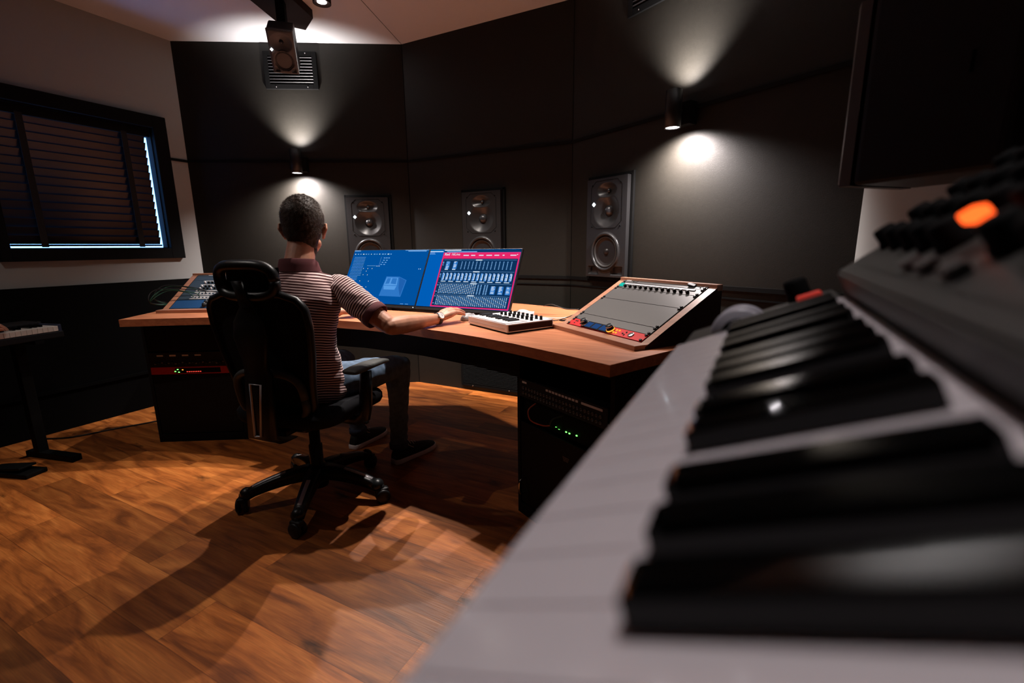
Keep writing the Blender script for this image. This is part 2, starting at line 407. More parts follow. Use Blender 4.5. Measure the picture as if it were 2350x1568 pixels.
# ================================================================ wall loudspeakers (flush)
def spk_height(x, y):
    # y measured up from the middle of the baffle, .33 x .60
    h = 0.0
    def bowl(cx, cy, ax, ay, d, p=1.6):
        q = math.hypot((x-cx)/ax, (y-cy)/ay)
        return -d*(1-q**p) if q < 1 else 0.0
    h = min(h, bowl(0.0, .225, .082, .045, .030))
    h = min(h, bowl(0.0, .105, .105, .100, .036))
    q = math.hypot(x, y+.145)
    if q < .105: h = min(h, -.012)
    elif q < .122: h = .006*math.sin((q-.105)/.017*PI)
    if y < -.235 and abs(x) > .055 and abs(x) < .145 and y > -.285: h = -.02
    return h
def wall_speaker(a, ang, s, zc, label):
    base = (a[0]+math.cos(ang)*s, a[1]+math.sin(ang)*s, zc)
    t = thing('wall_loudspeaker', label, 'loudspeaker', base, ang, 'three way loudspeakers set flush in the front walls')
    W2, H2 = .165, .30
    m = MB()
    for (cx, cz, dx, dz) in [(-W2-.012, 0, .018, 2*H2+.044), (W2+.012, 0, .018, 2*H2+.044), (0, H2+.012, 2*W2+.04, .018), (0, -H2-.012, 2*W2+.04, .018)]:
        m.box((cx, -.009, cz), (dx, .018, dz), bev=.002)
    m.build('mounting_frame', M['trim'], t)
    m = MB(); nx, nz = 66, 120; g = [[None]*(nz+1) for _ in range(nx+1)]
    for i in range(nx+1):
        for k in range(nz+1):
            x = -W2+2*W2*i/nx; z = -H2+2*H2*k/nz
            g[i][k] = m.bm.verts.new((x, -.045-spk_height(x, z), z))
    for i in range(nx):
        for k in range(nz):
            q = m.bm.faces.new((g[i][k], g[i+1][k], g[i+1][k+1], g[i][k+1])); q.smooth = True
    for (p, q) in (((-W2, -H2), (W2, -H2)), ((W2, -H2), (W2, H2)), ((W2, H2), (-W2, H2)), ((-W2, H2), (-W2, -H2))):
        m.poly([(p[0], -.045, p[1]), (q[0], -.045, q[1]), (q[0], -.001, q[1]), (p[0], -.001, p[1])])
    m.build('baffle', M['spk'], t, fixn=False)
    Y = (0, -1, 0)
    m = MB(); m.lathe([(0, .016), (.008, .014), (.013, .007), (.014, 0)], (0, -.018, .225), Y, 20); m.build('tweeter', M['dome'], t)
    m = MB(); m.lathe([(0, .026), (.018, .022), (.030, .010), (.034, 0)], (0, -.013, .105), Y, 24); m.build('midrange_dome', M['dome'], t)
    m = MB(); m.lathe([(.03, -.022), (.085, .004)], (0, -.036, -.145), Y, 36); m.lathe([(0, .008), (.018, .004), (.03, -.02)], (0, -.036, -.145), Y, 30); m.build('woofer_cone', M['cone'], t)
    m = MB(); m.lathe([(.083, .002), (.088, .010), (.096, .010), (.103, .002)], (0, -.036, -.145), Y, 40); m.build('surround', M['rubber'], t)
    m = MB(); m.lathe([(.101, 0), (.104, .010), (.116, .011), (.121, .001)], (0, -.045, -.145), Y, 40); m.build('woofer_ring', M['spk'], t)
    m = MB(); d = .0125; m.box((-.103, -.047, .148), (.018, .006, .018), rot=Matrix.Rotation(R(45), 3, 'Y')); m.build('logo_light', M['led_white'], t, label='lit white diamond badge')
    m = MB()
    for x, z in ((-.118, .262), (.118, .262), (-.118, .012), (.118, .012)): m.cyl((x, -.044, z), (x, -.048, z), .005, seg=10)
    # raised groove line round the waveguide plate
    pts = [(-.09, .285), (.09, .285), (.128, .25), (.128, .04), (.08, .0), (-.08, .0), (-.128, .04), (-.128, .25), (-.09, .285)]
    m.tube([(x, -.0455, z) for x, z in pts], .0014, 5); m.build('waveguide_trim', M['blackm'], t)
    return t
wall_speaker(P1, A1, 1.363, 1.257, 'flush loudspeaker behind the left computer monitor, nearest the man\'s head')
wall_speaker(P2, 0.0, -1.81-P2[0], 1.260, 'flush loudspeaker in the middle wall, above the right computer monitor')
wall_speaker(P3, A3, .362, 1.262, 'flush loudspeaker with its whole woofer showing, behind the right slanted rack')

# ================================================================ wall vents
def vent(base, ang, w, h, n, label, name='air_vent', seg=R(35), fr=.035):
    t = thing(name, label, 'air vent', base, ang)
    m = MB()
    for (cx, cz, dx, dz) in [(-w/2+fr/2, 0, fr, h), (w/2-fr/2, 0, fr, h), (0, h/2-fr/2, w-2*fr, fr), (0, -h/2+fr/2, w-2*fr, fr)]:
        m.box((cx, -.008, cz), (dx, .014, dz), bev=.002)
    m.build('frame', M['blackm'], t)
    m = MB(); m.box((0, -.002, 0), (w-2*fr, .002, h-2*fr)); m.build('backing', M['trim'], t)
    for i in range(n):
        z = -h/2+fr+(i+.5)*(h-2*fr)/n
        m = MB(); m.box((0, -.010, z), (w-2*fr, .014, .0035), rot=Matrix.Rotation(-seg, 3, 'X')); m.build('louvre', M['trim'] if name == 'air_vent' and w > .5 else M['black'], t)
    m = MB()
    for x in (-w*.3, w*.3):
        for z in (-h/2+fr*.4, h/2-fr*.4): m.cyl((x, -.014, z), (x, -.018, z), .004, seg=8)
    m.build('screw', M['steel'], t)
    return t
def onw(a, ang, s, z): return (a[0]+math.cos(ang)*s, a[1]+math.sin(ang)*s, z)
vent(onw(P1, A1, .857, 2.487), A1, .392, .262, 9, 'square louvred vent high on the wall behind the hanging loudspeaker')
vent(onw(P3, A3, .65, 2.53), A3, .392, .262, 9, 'louvred vent at the top picture edge above the right sconce')
vent((-1.775, 3.09, .145), 0, .56, .22, 16, 'wide low louvred vent at floor level under the desk', fr=.02)

# ================================================================ compact loudspeakers (ceiling and right wall)
def compact_speaker(mw, w, h, d, label, logo=True):
    t = thing('compact_loudspeaker', label, 'loudspeaker', mw=mw)
    m = MB(); m.box((0, d/2+.012, 0), (w, d-.02, h), bev=.012, seg=3); m.build('cabinet', M['black'], t)
    m = MB(); nx, nz = 36, 54; g = []
    for i in range(nx+1):
        col = []
        for k in range(nz+1):
            x = -w/2+w*i/nx; z = -h/2+h*k/nz
            e = min(w/2-abs(x), h/2-abs(z)); dep = 0.006 if e > .004 else 0
            q = math.hypot(x/(w*.42), (z-h*.22)/(h*.22)); b = .022*(1-q**1.7) if q < 1 else 0
            q2 = math.hypot(x, z+h*.2); c = .008 if q2 < w*.36 else 0
            tri = .014 if (z < -h*.36 and abs(x) > w*.24 and e > .012 and q2 > w*.4) else 0
            col.append(m.bm.verts.new((x, -dep+max(b, c, tri), z)))
        g.append(col)
    for i in range(nx):
        for k in range(nz):
            q = m.bm.faces.new((g[i][k], g[i+1][k], g[i+1][k+1], g[i][k+1])); q.smooth = True
    for (p, q) in (((-w/2, -h/2), (w/2, -h/2)), ((w/2, -h/2), (w/2, h/2)), ((w/2, h/2), (-w/2, h/2)), ((-w/2, h/2), (-w/2, -h/2))):
        m.poly([(p[0], 0, p[1]), (q[0], 0, q[1]), (q[0], .02, q[1]), (p[0], .02, p[1])])
    m.build('baffle', M['spk_lit'], t, fixn=False)
    Y = (0, -1, 0)
    m = MB(); m.lathe([(0, .014), (.008, .012), (.013, 0)], (0, .016, h*.22), Y, 20); m.build('tweeter', M['dome'], t)
    m = MB(); m.lathe([(0, .004), (w*.09, 0), (w*.10, -.014), (w*.29, .004)], (0, .006, -h*.2), Y, 32); m.build('woofer_cone', M['cone'], t)
    m = MB(); m.lathe([(w*.29, 0), (w*.32, .009), (w*.36, 0), (w*.37, .010), (w*.42, .008), (w*.43, 0)], (0, .004, -h*.2), Y, 36); m.build('surround', M['rubber'], t)
    if logo:
        m = MB(); m.box((-w*.40, -.008, h*.06), (.012, .005, .012), rot=Matrix.Rotation(R(45), 3, 'Y')); m.build('logo_light', M['led_white'], t, label='lit white diamond badge')
    return t
def frame_mw(loc, front, up=(0, 0, 1)):
    y = -Vector(front).normalized(); z = (Vector(up)-y*Vector(up).dot(y)).normalized(); x = y.cross(z)
    return Matrix(((x.x, y.x, z.x, loc[0]), (x.y, y.y, z.y, loc[1]), (x.z, y.z, z.z, loc[2]), (0, 0, 0, 1)))
CS = Vector((-2.53, 2.04, 2.282))
compact_speaker(frame_mw(CS, (.66, -.70, -.78)), .140, .228, .15, 'small black loudspeaker hanging tilted from the ceiling in front of the vent')
t = thing('ceiling_mount', 'dark brown angular board and arm fixed to the ceiling holding the small loudspeaker', 'mount', (-2.80, 2.22, H))
m = MB(); hexa = [(-.13, .14), (-.05, .28), (.13, .19), (.21, -.02), (.20, -.22), (.0, -.18)]
m.prism(hexa, -.05, 0); m.build('board', M['brown'], t)
m = MB(); m.box((.13, -.05, -.18), (.05, .06, .27), rot=R(40)); m.box((.20, -.12, -.33), (.13, .13, .05), rot=R(-33)); m.build('arm', M['blackm'], t)
RS = Vector((.105, 1.068, 1.405))
F_ = Vector((-.72, .69, 0)).normalized(); RT = Vector((.69, .72, 0)).normalized()
c0 = Vector((.138, 1.09, 0))+RT*.085; c0.z = 1.41
compact_speaker(frame_mw(c0, F_), .17, .31, .235, 'large near black loudspeaker jutting in at the upper right of the photo', False)
t = thing('wall_bracket', 'black bracket holding the near loudspeaker to the right wall', 'mount', (XR, .98, 1.41))
m = MB(); m.box((-.012, 0, 0), (.024, .10, .14), bev=.003); m.box((-.06, 0, 0), (.10, .03, .03)); m.build('plate', M['blackm'], t)

# ================================================================ DESK
DZ = .79
desk = thing('studio_desk', 'wide curved wooden studio desk with angled wings on black rack cabinets', 'desk', (-1.80, 2.1, 0))
dx0, dy0 = -1.80, 2.1
front = [(-3.03, 1.225), (-2.85, 1.345), (-2.66, 1.465), (-2.45, 1.57), (-2.2, 1.645), (-1.95, 1.685), (-1.7, 1.695), (-1.42, 1.68), (-1.13, 1.63), (-.95, 1.585), (-.774, 1.53), (-.56, 1.447), (-.36, 1.366)]
backp = [(-.198, 1.70), (-.02, 2.06), (-.30, 2.24), (-.795, 2.504), (-1.05, 2.62), (-1.30, 2.69), (-1.55, 2.72), (-1.84, 2.73), (-2.1, 2.72), (-2.4, 2.66), (-2.9, 2.42), (-3.38, 1.98), (-3.56, 1.80), (-3.31, 1.50+.12)]
m = MB(); m.prism([(x-dx0, y-dy0) for x, y in front+backp], DZ-.04, DZ)
bmesh.ops.bevel(m.bm, geom=[e for e in m.bm.edges if all(abs(v.co.z-DZ) < 1e-5 for v in e.verts)], offset=.0015, segments=1, affect='EDGES')
m.build('desktop', M['desk'], desk)
# black apron / cable beam under the middle, set back
m = MB()
ap = [(-2.60, 1.62), (-2.2, 1.75), (-1.8, 1.79), (-1.4, 1.77), (-1.05, 1.70), (-.80, 1.625)]
for a, b in zip(ap, ap[1:]):
    ang = math.atan2(b[1]-a[1], b[0]-a[0]); c = off(a, ang, .30); d = off(b, ang, .30)
    m.prism([(p[0]-dx0, p[1]-dy0) for p in (a, b, d, c)], DZ-.16, DZ-.04)
m.build('apron', M['cab'], desk)
def cabinet(name, origin, ang, w, d, h, parent):
    # origin = front left bottom corner
    def P(x, y): return (origin[0]-dx0+math.cos(ang)*x-math.sin(ang)*y, origin[1]-dy0+math.sin(ang)*x+math.cos(ang)*y)
    m = MB()
    m.prism([P(0, 0), P(.018, 0), P(.018, d), P(0, d)], .0, h); m.prism([P(w-.018, 0), P(w, 0), P(w, d), P(w-.018, d)], .0, h)
    m.prism([P(.018, d-.018), P(w-.018, d-.018), P(w-.018, d), P(.018, d)], 0, h)
    m.prism([P(.018, 0), P(w-.018, 0), P(w-.018, d-.018), P(.018, d-.018)], 0.0, .05); m.prism([P(.018, 0), P(w-.018, 0), P(w-.018, d-.018), P(.018, d-.018)], h-.03, h)
    m.build(name, M['cab'], parent)
CLo, CLa = (-3.144, 1.368), R(30.6); CRo, CRa = (-.83, 1.662), R(-26.3)
cabinet('rack_cabinet', CLo, CLa, .527, .44, DZ-.04, desk)
cabinet('rack_cabinet', CRo, CRa, .527, .44, DZ-.04, desk)

def rack_panel(bld, x0, x1, z0, z1, y=-.004, th=.004): bld.box(((x0+x1)/2, y, (z0+z1)/2), (x1-x0, th, z1-z0), bev=.0008, seg=1)
RU = .04445; RW = .483
def in_cab(o, a, z): return (o[0]+math.cos(a)*.022, o[1]+math.sin(a)*.022, z)
# ---- left cabinet gear
t = thing('patch_unit', 'black rack unit of small knobs under four white labels in the left desk cabinet', 'rack unit', in_cab(CLo, CLa, .475), CLa)
m = MB(); rack_panel(m, 0, RW, 0, 2*RU); m.box((RW/2, .12, RU), (.43, .23, .08)); m.build('panel', M['rackblk'], t)
for i in range(22):
    x = .035+i*.0195
    m = MB(); m.cyl((x, -.006, .022+(i % 3)*.004), (x, -.014, .022+(i % 3)*.004), .0055, seg=12)
    m.build('knob', M['black'] if i % 2 else M['rackgrey'], t)
for i in range(4):
    m = MB(); m.box((.065+i*.072, -.0068, .070), (.036, .0012, .009)); m.build('label_strip', M['label'], t)
t = thing('red_rack_unit', 'dark red rack unit with green and red lights in the left desk cabinet', 'rack unit', in_cab(CLo, CLa, .43), CLa)
m = MB(); rack_panel(m, 0, RW, 0, RU); m.box((RW/2, .12, RU/2), (.43, .23, .04)); m.build('faceplate', M['red_dim_glow'], t)
m = MB(); m.box((.27, -.0068, .022), (.26, .0015, .030)); m.build('display_window', M['blackm'], t)
for x, z, k in [(.155, .030, 'led_green'), (.140, .018, 'led_green'), (.160, .013, 'led_green'), (.183, .027, 'led_amber')]:
    m = MB(); m.box((x, -.008, z), (.008, .002, .005)); m.build('indicator_light', M[k], t)
for i in range(8):
    m = MB(); m.box((.208+i*.011, -.008, .015), (.005, .002, .004)); m.build('indicator_light', M['led_red'], t)
t = thing('rack_drawer', 'plain black rack front below the red unit in the left desk cabinet', 'rack unit', in_cab(CLo, CLa, .055), CLa)
m = MB(); rack_panel(m, 0, RW, 0, .37, y=.002); m.box((RW/2, .15, .18), (.43, .29, .34)); m.build('front_panel', M['cab'], t)
t = thing('rack_drawer', 'plain black rack front above the row of labels in the left desk cabinet', 'rack unit', in_cab(CLo, CLa, .57), CLa)
m = MB(); rack_panel(m, 0, RW, 0, .145, y=.002); m.build('front_panel', M['cab'], t)
# ---- right cabinet gear
t = thing('patch_bay', 'black patch bay with white label strips across its top, in the right desk cabinet', 'rack unit', in_cab(CRo, CRa, .545), CRa)
m = MB(); rack_panel(m, 0, RW, 0, 1.7*RU); m.box((RW/2, .05, .8*RU), (.43, .09, .06)); m.build('panel', M['rackblk'], t)
for i in range(24):
    for k in range(2):
        x = .03+i*.0184; z = .018+k*.022
        m = MB(); m.lathe([(.0062, 0), (.0062, .004), (.0042, .004), (.0038, .001), (0, .001)], (x, -.006, z), (0, -1, 0), 10); m.build('jack_socket', M['rackgrey'], t)
for (x, w_) in [(.035, .028), (.41, .10)]+[(.175+i*.018, .013) for i in range(10)]:
    m = MB(); m.box((x, -.0068, .064), (w_, .0012, .008)); m.build('label_strip', M['label'], t)
t = thing('network_switch', 'dark rack unit with green lights and an orange cable in the right desk cabinet', 'rack unit', in_cab(CRo, CRa, .44), CRa)
m = MB(); rack_panel(m, 0, RW, 0, 2.3*RU, y=.02); m.box((RW/2, .12, RU*1.1), (.43, .19, .09)); m.build('panel', M['blackm'], t)
for x in (.205, .222, .262, .280, .318):
    m = MB(); m.box((x, .015, .022+(x > .3)*.004), (.006, .003, .004)); m.build('indicator_light', M['led_green'], t)
for pts, k in (([(.10, -.0, .095), (.09, -.03, .07), (.11, -.035, .035), (.15, -.01, .02), (.17, .016, .018)], 'cable_r'), ([(.26, .0, .09), (.235, -.03, .075), (.225, -.03, .045), (.23, .016, .025)], 'cable_b')):
    m = MB(); m.tube(spline(pts), .0028); m.build('patch_cable', M[k], t)
t = thing('rack_drawer', 'plain black rack drawer below the green lights in the right desk cabinet', 'rack unit', in_cab(CRo, CRa, .06), CRa)
m = MB(); rack_panel(m, 0, RW, 0, .37, y=.004); m.box((RW/2, .15, .18), (.43, .29, .34)); m.build('front_panel', M['cab'], t)
m = MB()
for k in range(3): m.box((.275, -.0003+.002, .305-k*.007), (.030-.004*k, .001, .0025))
for k in range(4): m.box((.262+k*.009, .0015, .298), (.0018, .001, .018), rot=Matrix.Rotation(R(20 if k % 2 else -20), 3, 'Y'))
m.build('emblem', M['rackgrey'], t)
m = MB(); m.tube(spline([(.03, .002, .055), (.03, -.03, .06), (.03, -.03, .115), (.03, .002, .12)], 5), .004); m.build('handle', M['steel'], t)

# ================================================================ SLANTED RACKS on the desktop
WW, WD, WH = .561, .372, .213
SL = math.atan2(WH-.014, WD-.012); LEN = math.hypot(WH-.014, WD-.012)
def slant_rack(loc, ang, label, n, hh=WH):
    t = thing('desktop_rack', label, 'rack', loc, ang, 'slanted desktop racks')
    th = .034
    for x0, nm in ((0, 'side_panel'), (WW-th, 'side_panel')):
        m = MB(); pr = [(0, 0), (WD, 0), (WD, WH), (WD-.006, WH), (0, .010)]
        a = [m.bm.verts.new((x0, y, z)) for y, z in pr]; b = [m.bm.verts.new((x0+th, y, z)) for y, z in pr]
        m.bm.faces.new(a); m.bm.faces.new(b[::-1])
        for i in range(5):
            j = (i+1) % 5; q = m.bm.faces.new((a[i], b[i], b[j], a[j])); q.material_index = 0 if i in (3,) else 1
        for q in m.bm.faces:
            if len(q.verts) == 5: q.material_index = 1
        m.build(nm, [M['frame_wood'], M['rack_side']], t)
    m = MB(); m.box((WW/2, WD-.012, WH-.012), (WW, .03, .026), bev=.002); m.build('top_rail', M['frame_wood'], t)
    m = MB(); m.box((WW/2, -.018, .009), (WW, .062, .018), bev=.001); m.build('front_rail', M['frame_wood'], t)
    m = MB(); m.box((WW/2, WD-.006, WH/2), (WW-2*th, .012, WH-.01)); m.box((WW/2, WD/2, .003), (WW-2*th, WD-.03, .006)); m.build('back_board', M['rack_side'], t)
    return t
def slot(rackmw, k):
    # matrix of a rack slot k units up the slope: local x across, y up the slope, z out
    o = Matrix.Translation((.0385, .014+.0, .014)) @ Matrix.Rotation(SL, 4, 'X')
    return rackmw @ o @ Matrix.Translation((0, .004+k*RU, 0))
def RM(loc, ang): return Matrix.Translation(loc) @ Matrix.Rotation(ang, 4, 'Z')
WRl, WRa = (-.758, 1.962, DZ), R(-36.4)
WLl, WLa = (-3.146, 1.492, DZ), R(30.0)
slant_rack(WRl, WRa, 'slanted wooden rack of grey panels on the right wing of the desk', 0)
slant_rack(WLl, WLa, 'slanted wooden rack of knobbed gear on the left wing of the desk', 0)
def unit(mw, name, label, cat, nu, material, part='faceplate', depth=.03, group=None):
    t = thing(name, label, cat, mw=mw, group=group)
    m = MB(); m.box((RW/2, nu*RU/2, .003), (RW, nu*RU-.0015, .004), bev=.0008, seg=1); m.box((RW/2, nu*RU/2, -depth/2+.001), (.42, nu*RU-.006, depth))
    m.build(part, material, t)
    return t
def screws(t, nu, xs=(.008, RW-.008)):
    for x in xs:
        for y in ((.007, nu*RU-.007) if nu > 0 else ()):
            m = MB(); m.lathe([(.0062, 0), (.0062, .003), (.004, .005), (0, .0035)], (x, y, .005), (0, 0, 1), 10); m.build('screw', M['black'], t)
rm = RM(WRl, WRa)
# red interface
t = unit(slot(rm, 0), 'audio_interface', 'bright red rack interface with blue screens and two dials, lowest in the right slanted rack', 'rack unit', 1, M['red']); screws(t, 1)
m = MB(); m.box((RW*.405, RU/2, .0062), (.185, RU-.004, .003)); m.build('screen_bezel', M['blackm'], t)
scr_b = emis('blue_small_screen', (.035, .11, .34), .55)
for i in range(3):
    m = MB(); m.box((.142+i*.052, .022, .0082), (.041, .030, .001)); m.build('small_screen', scr_b, t)
for x, k in ((.112, 0), (.288, 1)):
    m = MB(); m.lathe([(.0175, 0), (.0175, .005), (.015, .007), (.0145, .022), (.0125, .0245), (0, .0245)], (x, .022, .006), (0, 0, 1), 24); kn = m.build('dial', M['black'], t)
    m = MB(); m.lathe([(.0178, .001), (.0185, .004), (.0176, .007)], (x, .022, .006), (0, 0, 1), 24); m.build('lit_ring', M['led_amber'] if k else M['steel'], kn)
    m = MB(); m.lathe([(.0147, .018), (.0155, .020), (.0147, .022)], (x, .022, .006), (0, 0, 1), 24); m.build('collar', M['steel'], kn)
for x, y in ((.318, .030), (.334, .030), (.313, .014), (.328, .014)):
    m = MB(); m.cyl((x, y, .005), (x, y, .0075), .0042, seg=12); m.build('button_light', M['led_amber'], t)
for x, y in ((.035, .03), (.047, .03), (.040, .015), (.375, .030), (.375, .014), (.362, .020), (.075, .030), (.082, .018)):
    m = MB(); m.cyl((x, y, .005), (x, y, .0068), .0038, seg=10); m.build('button', M['black'], t)
m = MB(); m.lathe([(.013, 0), (.013, .003), (.010, .004), (0, .004)], (.408, .022, .005), (0, 0, 1), 24); m.build('power_button', M['steel'], t)
# blank panels
for k, nu, nm in ((1, 1, 'thin grey blank rack panel just above the red interface'), (2, 3, 'tall grey blank rack panel in the middle of the right slanted rack'), (5, 2, 'grey blank rack panel right below the row of twelve black knobs')):
    t = unit(slot(rm, k), 'blank_rack_unit', nm, 'rack unit', nu, M['rackgrey'], 'faceplate', group='blank rack units in the right rack'); screws(t, nu)
# knob unit
t = unit(slot(rm, 7), 'knob_unit', 'rack unit with silver stripe, twelve black knobs and teal button in the right slanted rack', 'rack unit', 1, M['rackgrey']); screws(t, 1)
m = MB(); m.box((.235, .033, .0065), (.42, .008, .004), bev=.001); m.build('silver_stripe', M['silver'], t)
for i in range(12):
    m = MB(); m.lathe([(.0075, 0), (.007, .011), (.0055, .012), (0, .012)], (.055+i*.0335, .013, .005), (0, 0, 1), 14); m.build('knob', M['black'], t)
m = MB(); m.box((.024, .022, .009), (.026, .018, .008), bev=.002); m.build('teal_button', M['led_teal'], t)
t = unit(slot(rm, 8), 'switch_unit', 'topmost grey unit with a small rocker switch in the right slanted rack', 'rack unit', .92, M['rackgrey']); screws(t, .92)
m = MB(); m.box((.405, .018, .009), (.034, .014, .010), rot=Matrix.Rotation(R(12), 3, 'Y'), bev=.001); m.build('rocker_switch', M['black'], t)
m = MB(); m.box((.03, .018, .0058), (.034, .006, .001)); m.build('label_plate', M['label'], t)
m = MB(); m.tube([(.065, .008, .0055), (.09, .008, .0055), (.09, .032, .0055), (.065, .032, .0055), (.065, .008, .0055)], .001, 4); m.build('emblem', M['black'], t)
for x, y in ((.2, .028), (.385, .03), (.448, .03), (.452, .010)):
    m = MB(); m.cyl((x, y, .005), (x, y, .007), .003, seg=10); m.build('button', M['black'], t)

# left rack gear
lm = RM(WLl, WLa)
gear = mat('gear_blue_light_tint', (.03, .045, .06), .4)  # blue light on the gear is mixed into its base colour
def left_unit(k, nu, label, rows, big=False, pm=None):
    t = unit(slot(lm, k), 'outboard_unit', label, 'rack unit', nu, pm or gear, group='outboard units in the left rack')
    for y, kind in rows:
        if kind == 'strip':
            m = MB(); m.box((.27, y, .0055), (.40, .0055, .0012)); m.build('label_strip', M['label'], t)
        elif kind == 'knobs':
            for i in range(16):
                m = MB(); m.lathe([(.006, 0), (.0055, .011), (0, .012)], (.09+i*.0225, y, .005), (0, 0, 1), 10); m.build('knob', M['blackm'] if i % 3 else M['silver'], t)
        elif kind == 'jacks':
            for i in range(16):
                m = MB(); m.lathe([(.0055, 0), (.0055, .002), (.0036, .002), (.003, .0), (0, .0)], (.09+i*.0225, y, .005), (0, 0, 1), 8); m.build('jack_socket', M['silver'], t)
        else:
            for i in range(4):
                m = MB(); m.lathe([(.016, 0), (.015, .010), (.012, .018), (0, .018)], (.20+i*.052, y, .005), (0, 0, 1), 16)
                kn = m.build('dial', M['black'], t)
                m = MB(); m.box((.20+i*.052, y+.008, .0235), (.002, .010, .001)); m.build('pointer', M['label'], kn)
    return t
left_unit(0, 2, 'lowest blue-lit black outboard unit with large dials in the left slanted rack', [(.050, 'dials'), (.022, 'dials')], True, mat('gear_deep_blue_light', (.015, .06, .16), .35))  # deep blue base colour stands for blue light on this front
left_unit(2, 1, 'patch unit with white strips and sockets above the dials in the left slanted rack', [(.012, 'strip'), (.022, 'jacks'), (.034, 'strip')])
left_unit(3, 1, 'second patch unit with white strips, green cables plugged in, left slanted rack', [(.008, 'strip'), (.022, 'jacks'), (.036, 'strip')])
left_unit(4, 1, 'outboard unit with a row of silver and black knobs in the left slanted rack', [(.030, 'knobs'), (.010, 'strip')])
left_unit(5, 2, 'two-row knobbed outboard unit with pale strips in the left slanted rack', [(.012, 'knobs'), (.034, 'strip'), (.056, 'knobs'), (.078, 'strip')])
left_unit(7, 1.9, 'topmost dark outboard unit with one pale strip in the left slanted rack', [(.06, 'strip')])

# ================================================================ MONITORS
def text_mesh(txt, size, loc, m_, parent, name, bold=0.0, xs=1.0):
    cu = bpy.data.curves.new('t', 'FONT'); cu.body = txt; cu.size = size; cu.offset = bold
    o = bpy.data.objects.new('t', cu); COL.objects.link(o)
    dg = bpy.context.evaluated_depsgraph_get(); me = bpy.data.meshes.new_from_object(o.evaluated_get(dg))
    bpy.data.objects.remove(o); me.name = name
    for v in me.vertices: v.co = Vector((v.co.x*xs, v.co.y, 0))
    me.materials.clear(); me.materials.append(m_)
    q = bpy.data.objects.new(name, me); COL.objects.link(q); q.parent = parent; q.location = loc; return q
SB = emis('screen_blue', (.0, .085, .36), .95); SB2 = emis('screen_side_blue', (.0, .115, .50), .95)
SL1 = emis('ui_light', (.25, .55, 1.0), .85); SL2 = emis('ui_white', (.72, .86, 1.0), 1.0); SN = emis('ui_navy', (.004, .035, .115), .9)
SM = emis('ui_magenta', (.95, .025, .17), .85); SP = emis('ui_pale_blue', (.03, .20, .62), .9); SP2 = emis('ui_paler_blue', (.10, .36, .85), .9); SP3 = emis('ui_mid_blue', (.015, .13, .47), .9); SD = emis('ui_faint', (.0, .15, .45), 1.0)
MW_, MHH, TILT = .613, .384, R(28)
def monitor(x, y, z, label, ui):
    mw = Matrix.Translation((x, y, z)) @ Matrix.Rotation(R(90)-TILT, 4, 'X')   # local x across, y up the screen, z toward the viewer
    t = thing('computer_monitor', label, 'monitor', mw=mw, group='computer monitors')
    m = MB(); m.box((0, MHH/2, -.012), (MW_, MHH, .020), bev=.002); m.box((0, MHH*.42, -.034), (.36, .22, .03), bev=.01); m.build('housing', M['black'], t)
    m = MB(); m.mat(0); w2 = MW_/2-.004; y0 = .020; y1 = MHH-.004
    def rect(a, b, c, d, k, zz=.0002):
        m.mat(k); m.poly([(a, b, zz), (c, b, zz), (c, d, zz), (a, d, zz)])
    def poly(pts, k, zz): m.mat(k); m.poly([(a, b, zz) for a, b in pts])
    rect.poly = poly
    ui(rect, -w2, y0, w2, y1)
    s_ = m.build('screen', [SB, SB2, SL1, SL2, SN, SM, SP, SP2, SD, SP3], t, fixn=False)
    m = MB(); m.box((MW_/2-.012, .009, -.0015), (.003, .003, .002)); m.build('power_light', M['led_white'], t)
    # foot
    m = MB(); c, s = math.cos(-(R(90)-TILT)), math.sin(-(R(90)-TILT))
    inv = Matrix.Rotation(-(R(90)-TILT), 4, 'X')
    def W(px, py, pz): return inv @ Vector((px, py, pz-z+0))
    b = MB(); b.cyl((0, .18, DZ-z+.012), (0, .135, .17), .022, seg=16); b.box((0, .12, DZ-z+.006), (.26, .22, .010), bev=.004)
    bmesh.ops.transform(b.bm, matrix=inv, verts=b.bm.verts); b.build('stand', M['black'], t)
    return t, s_
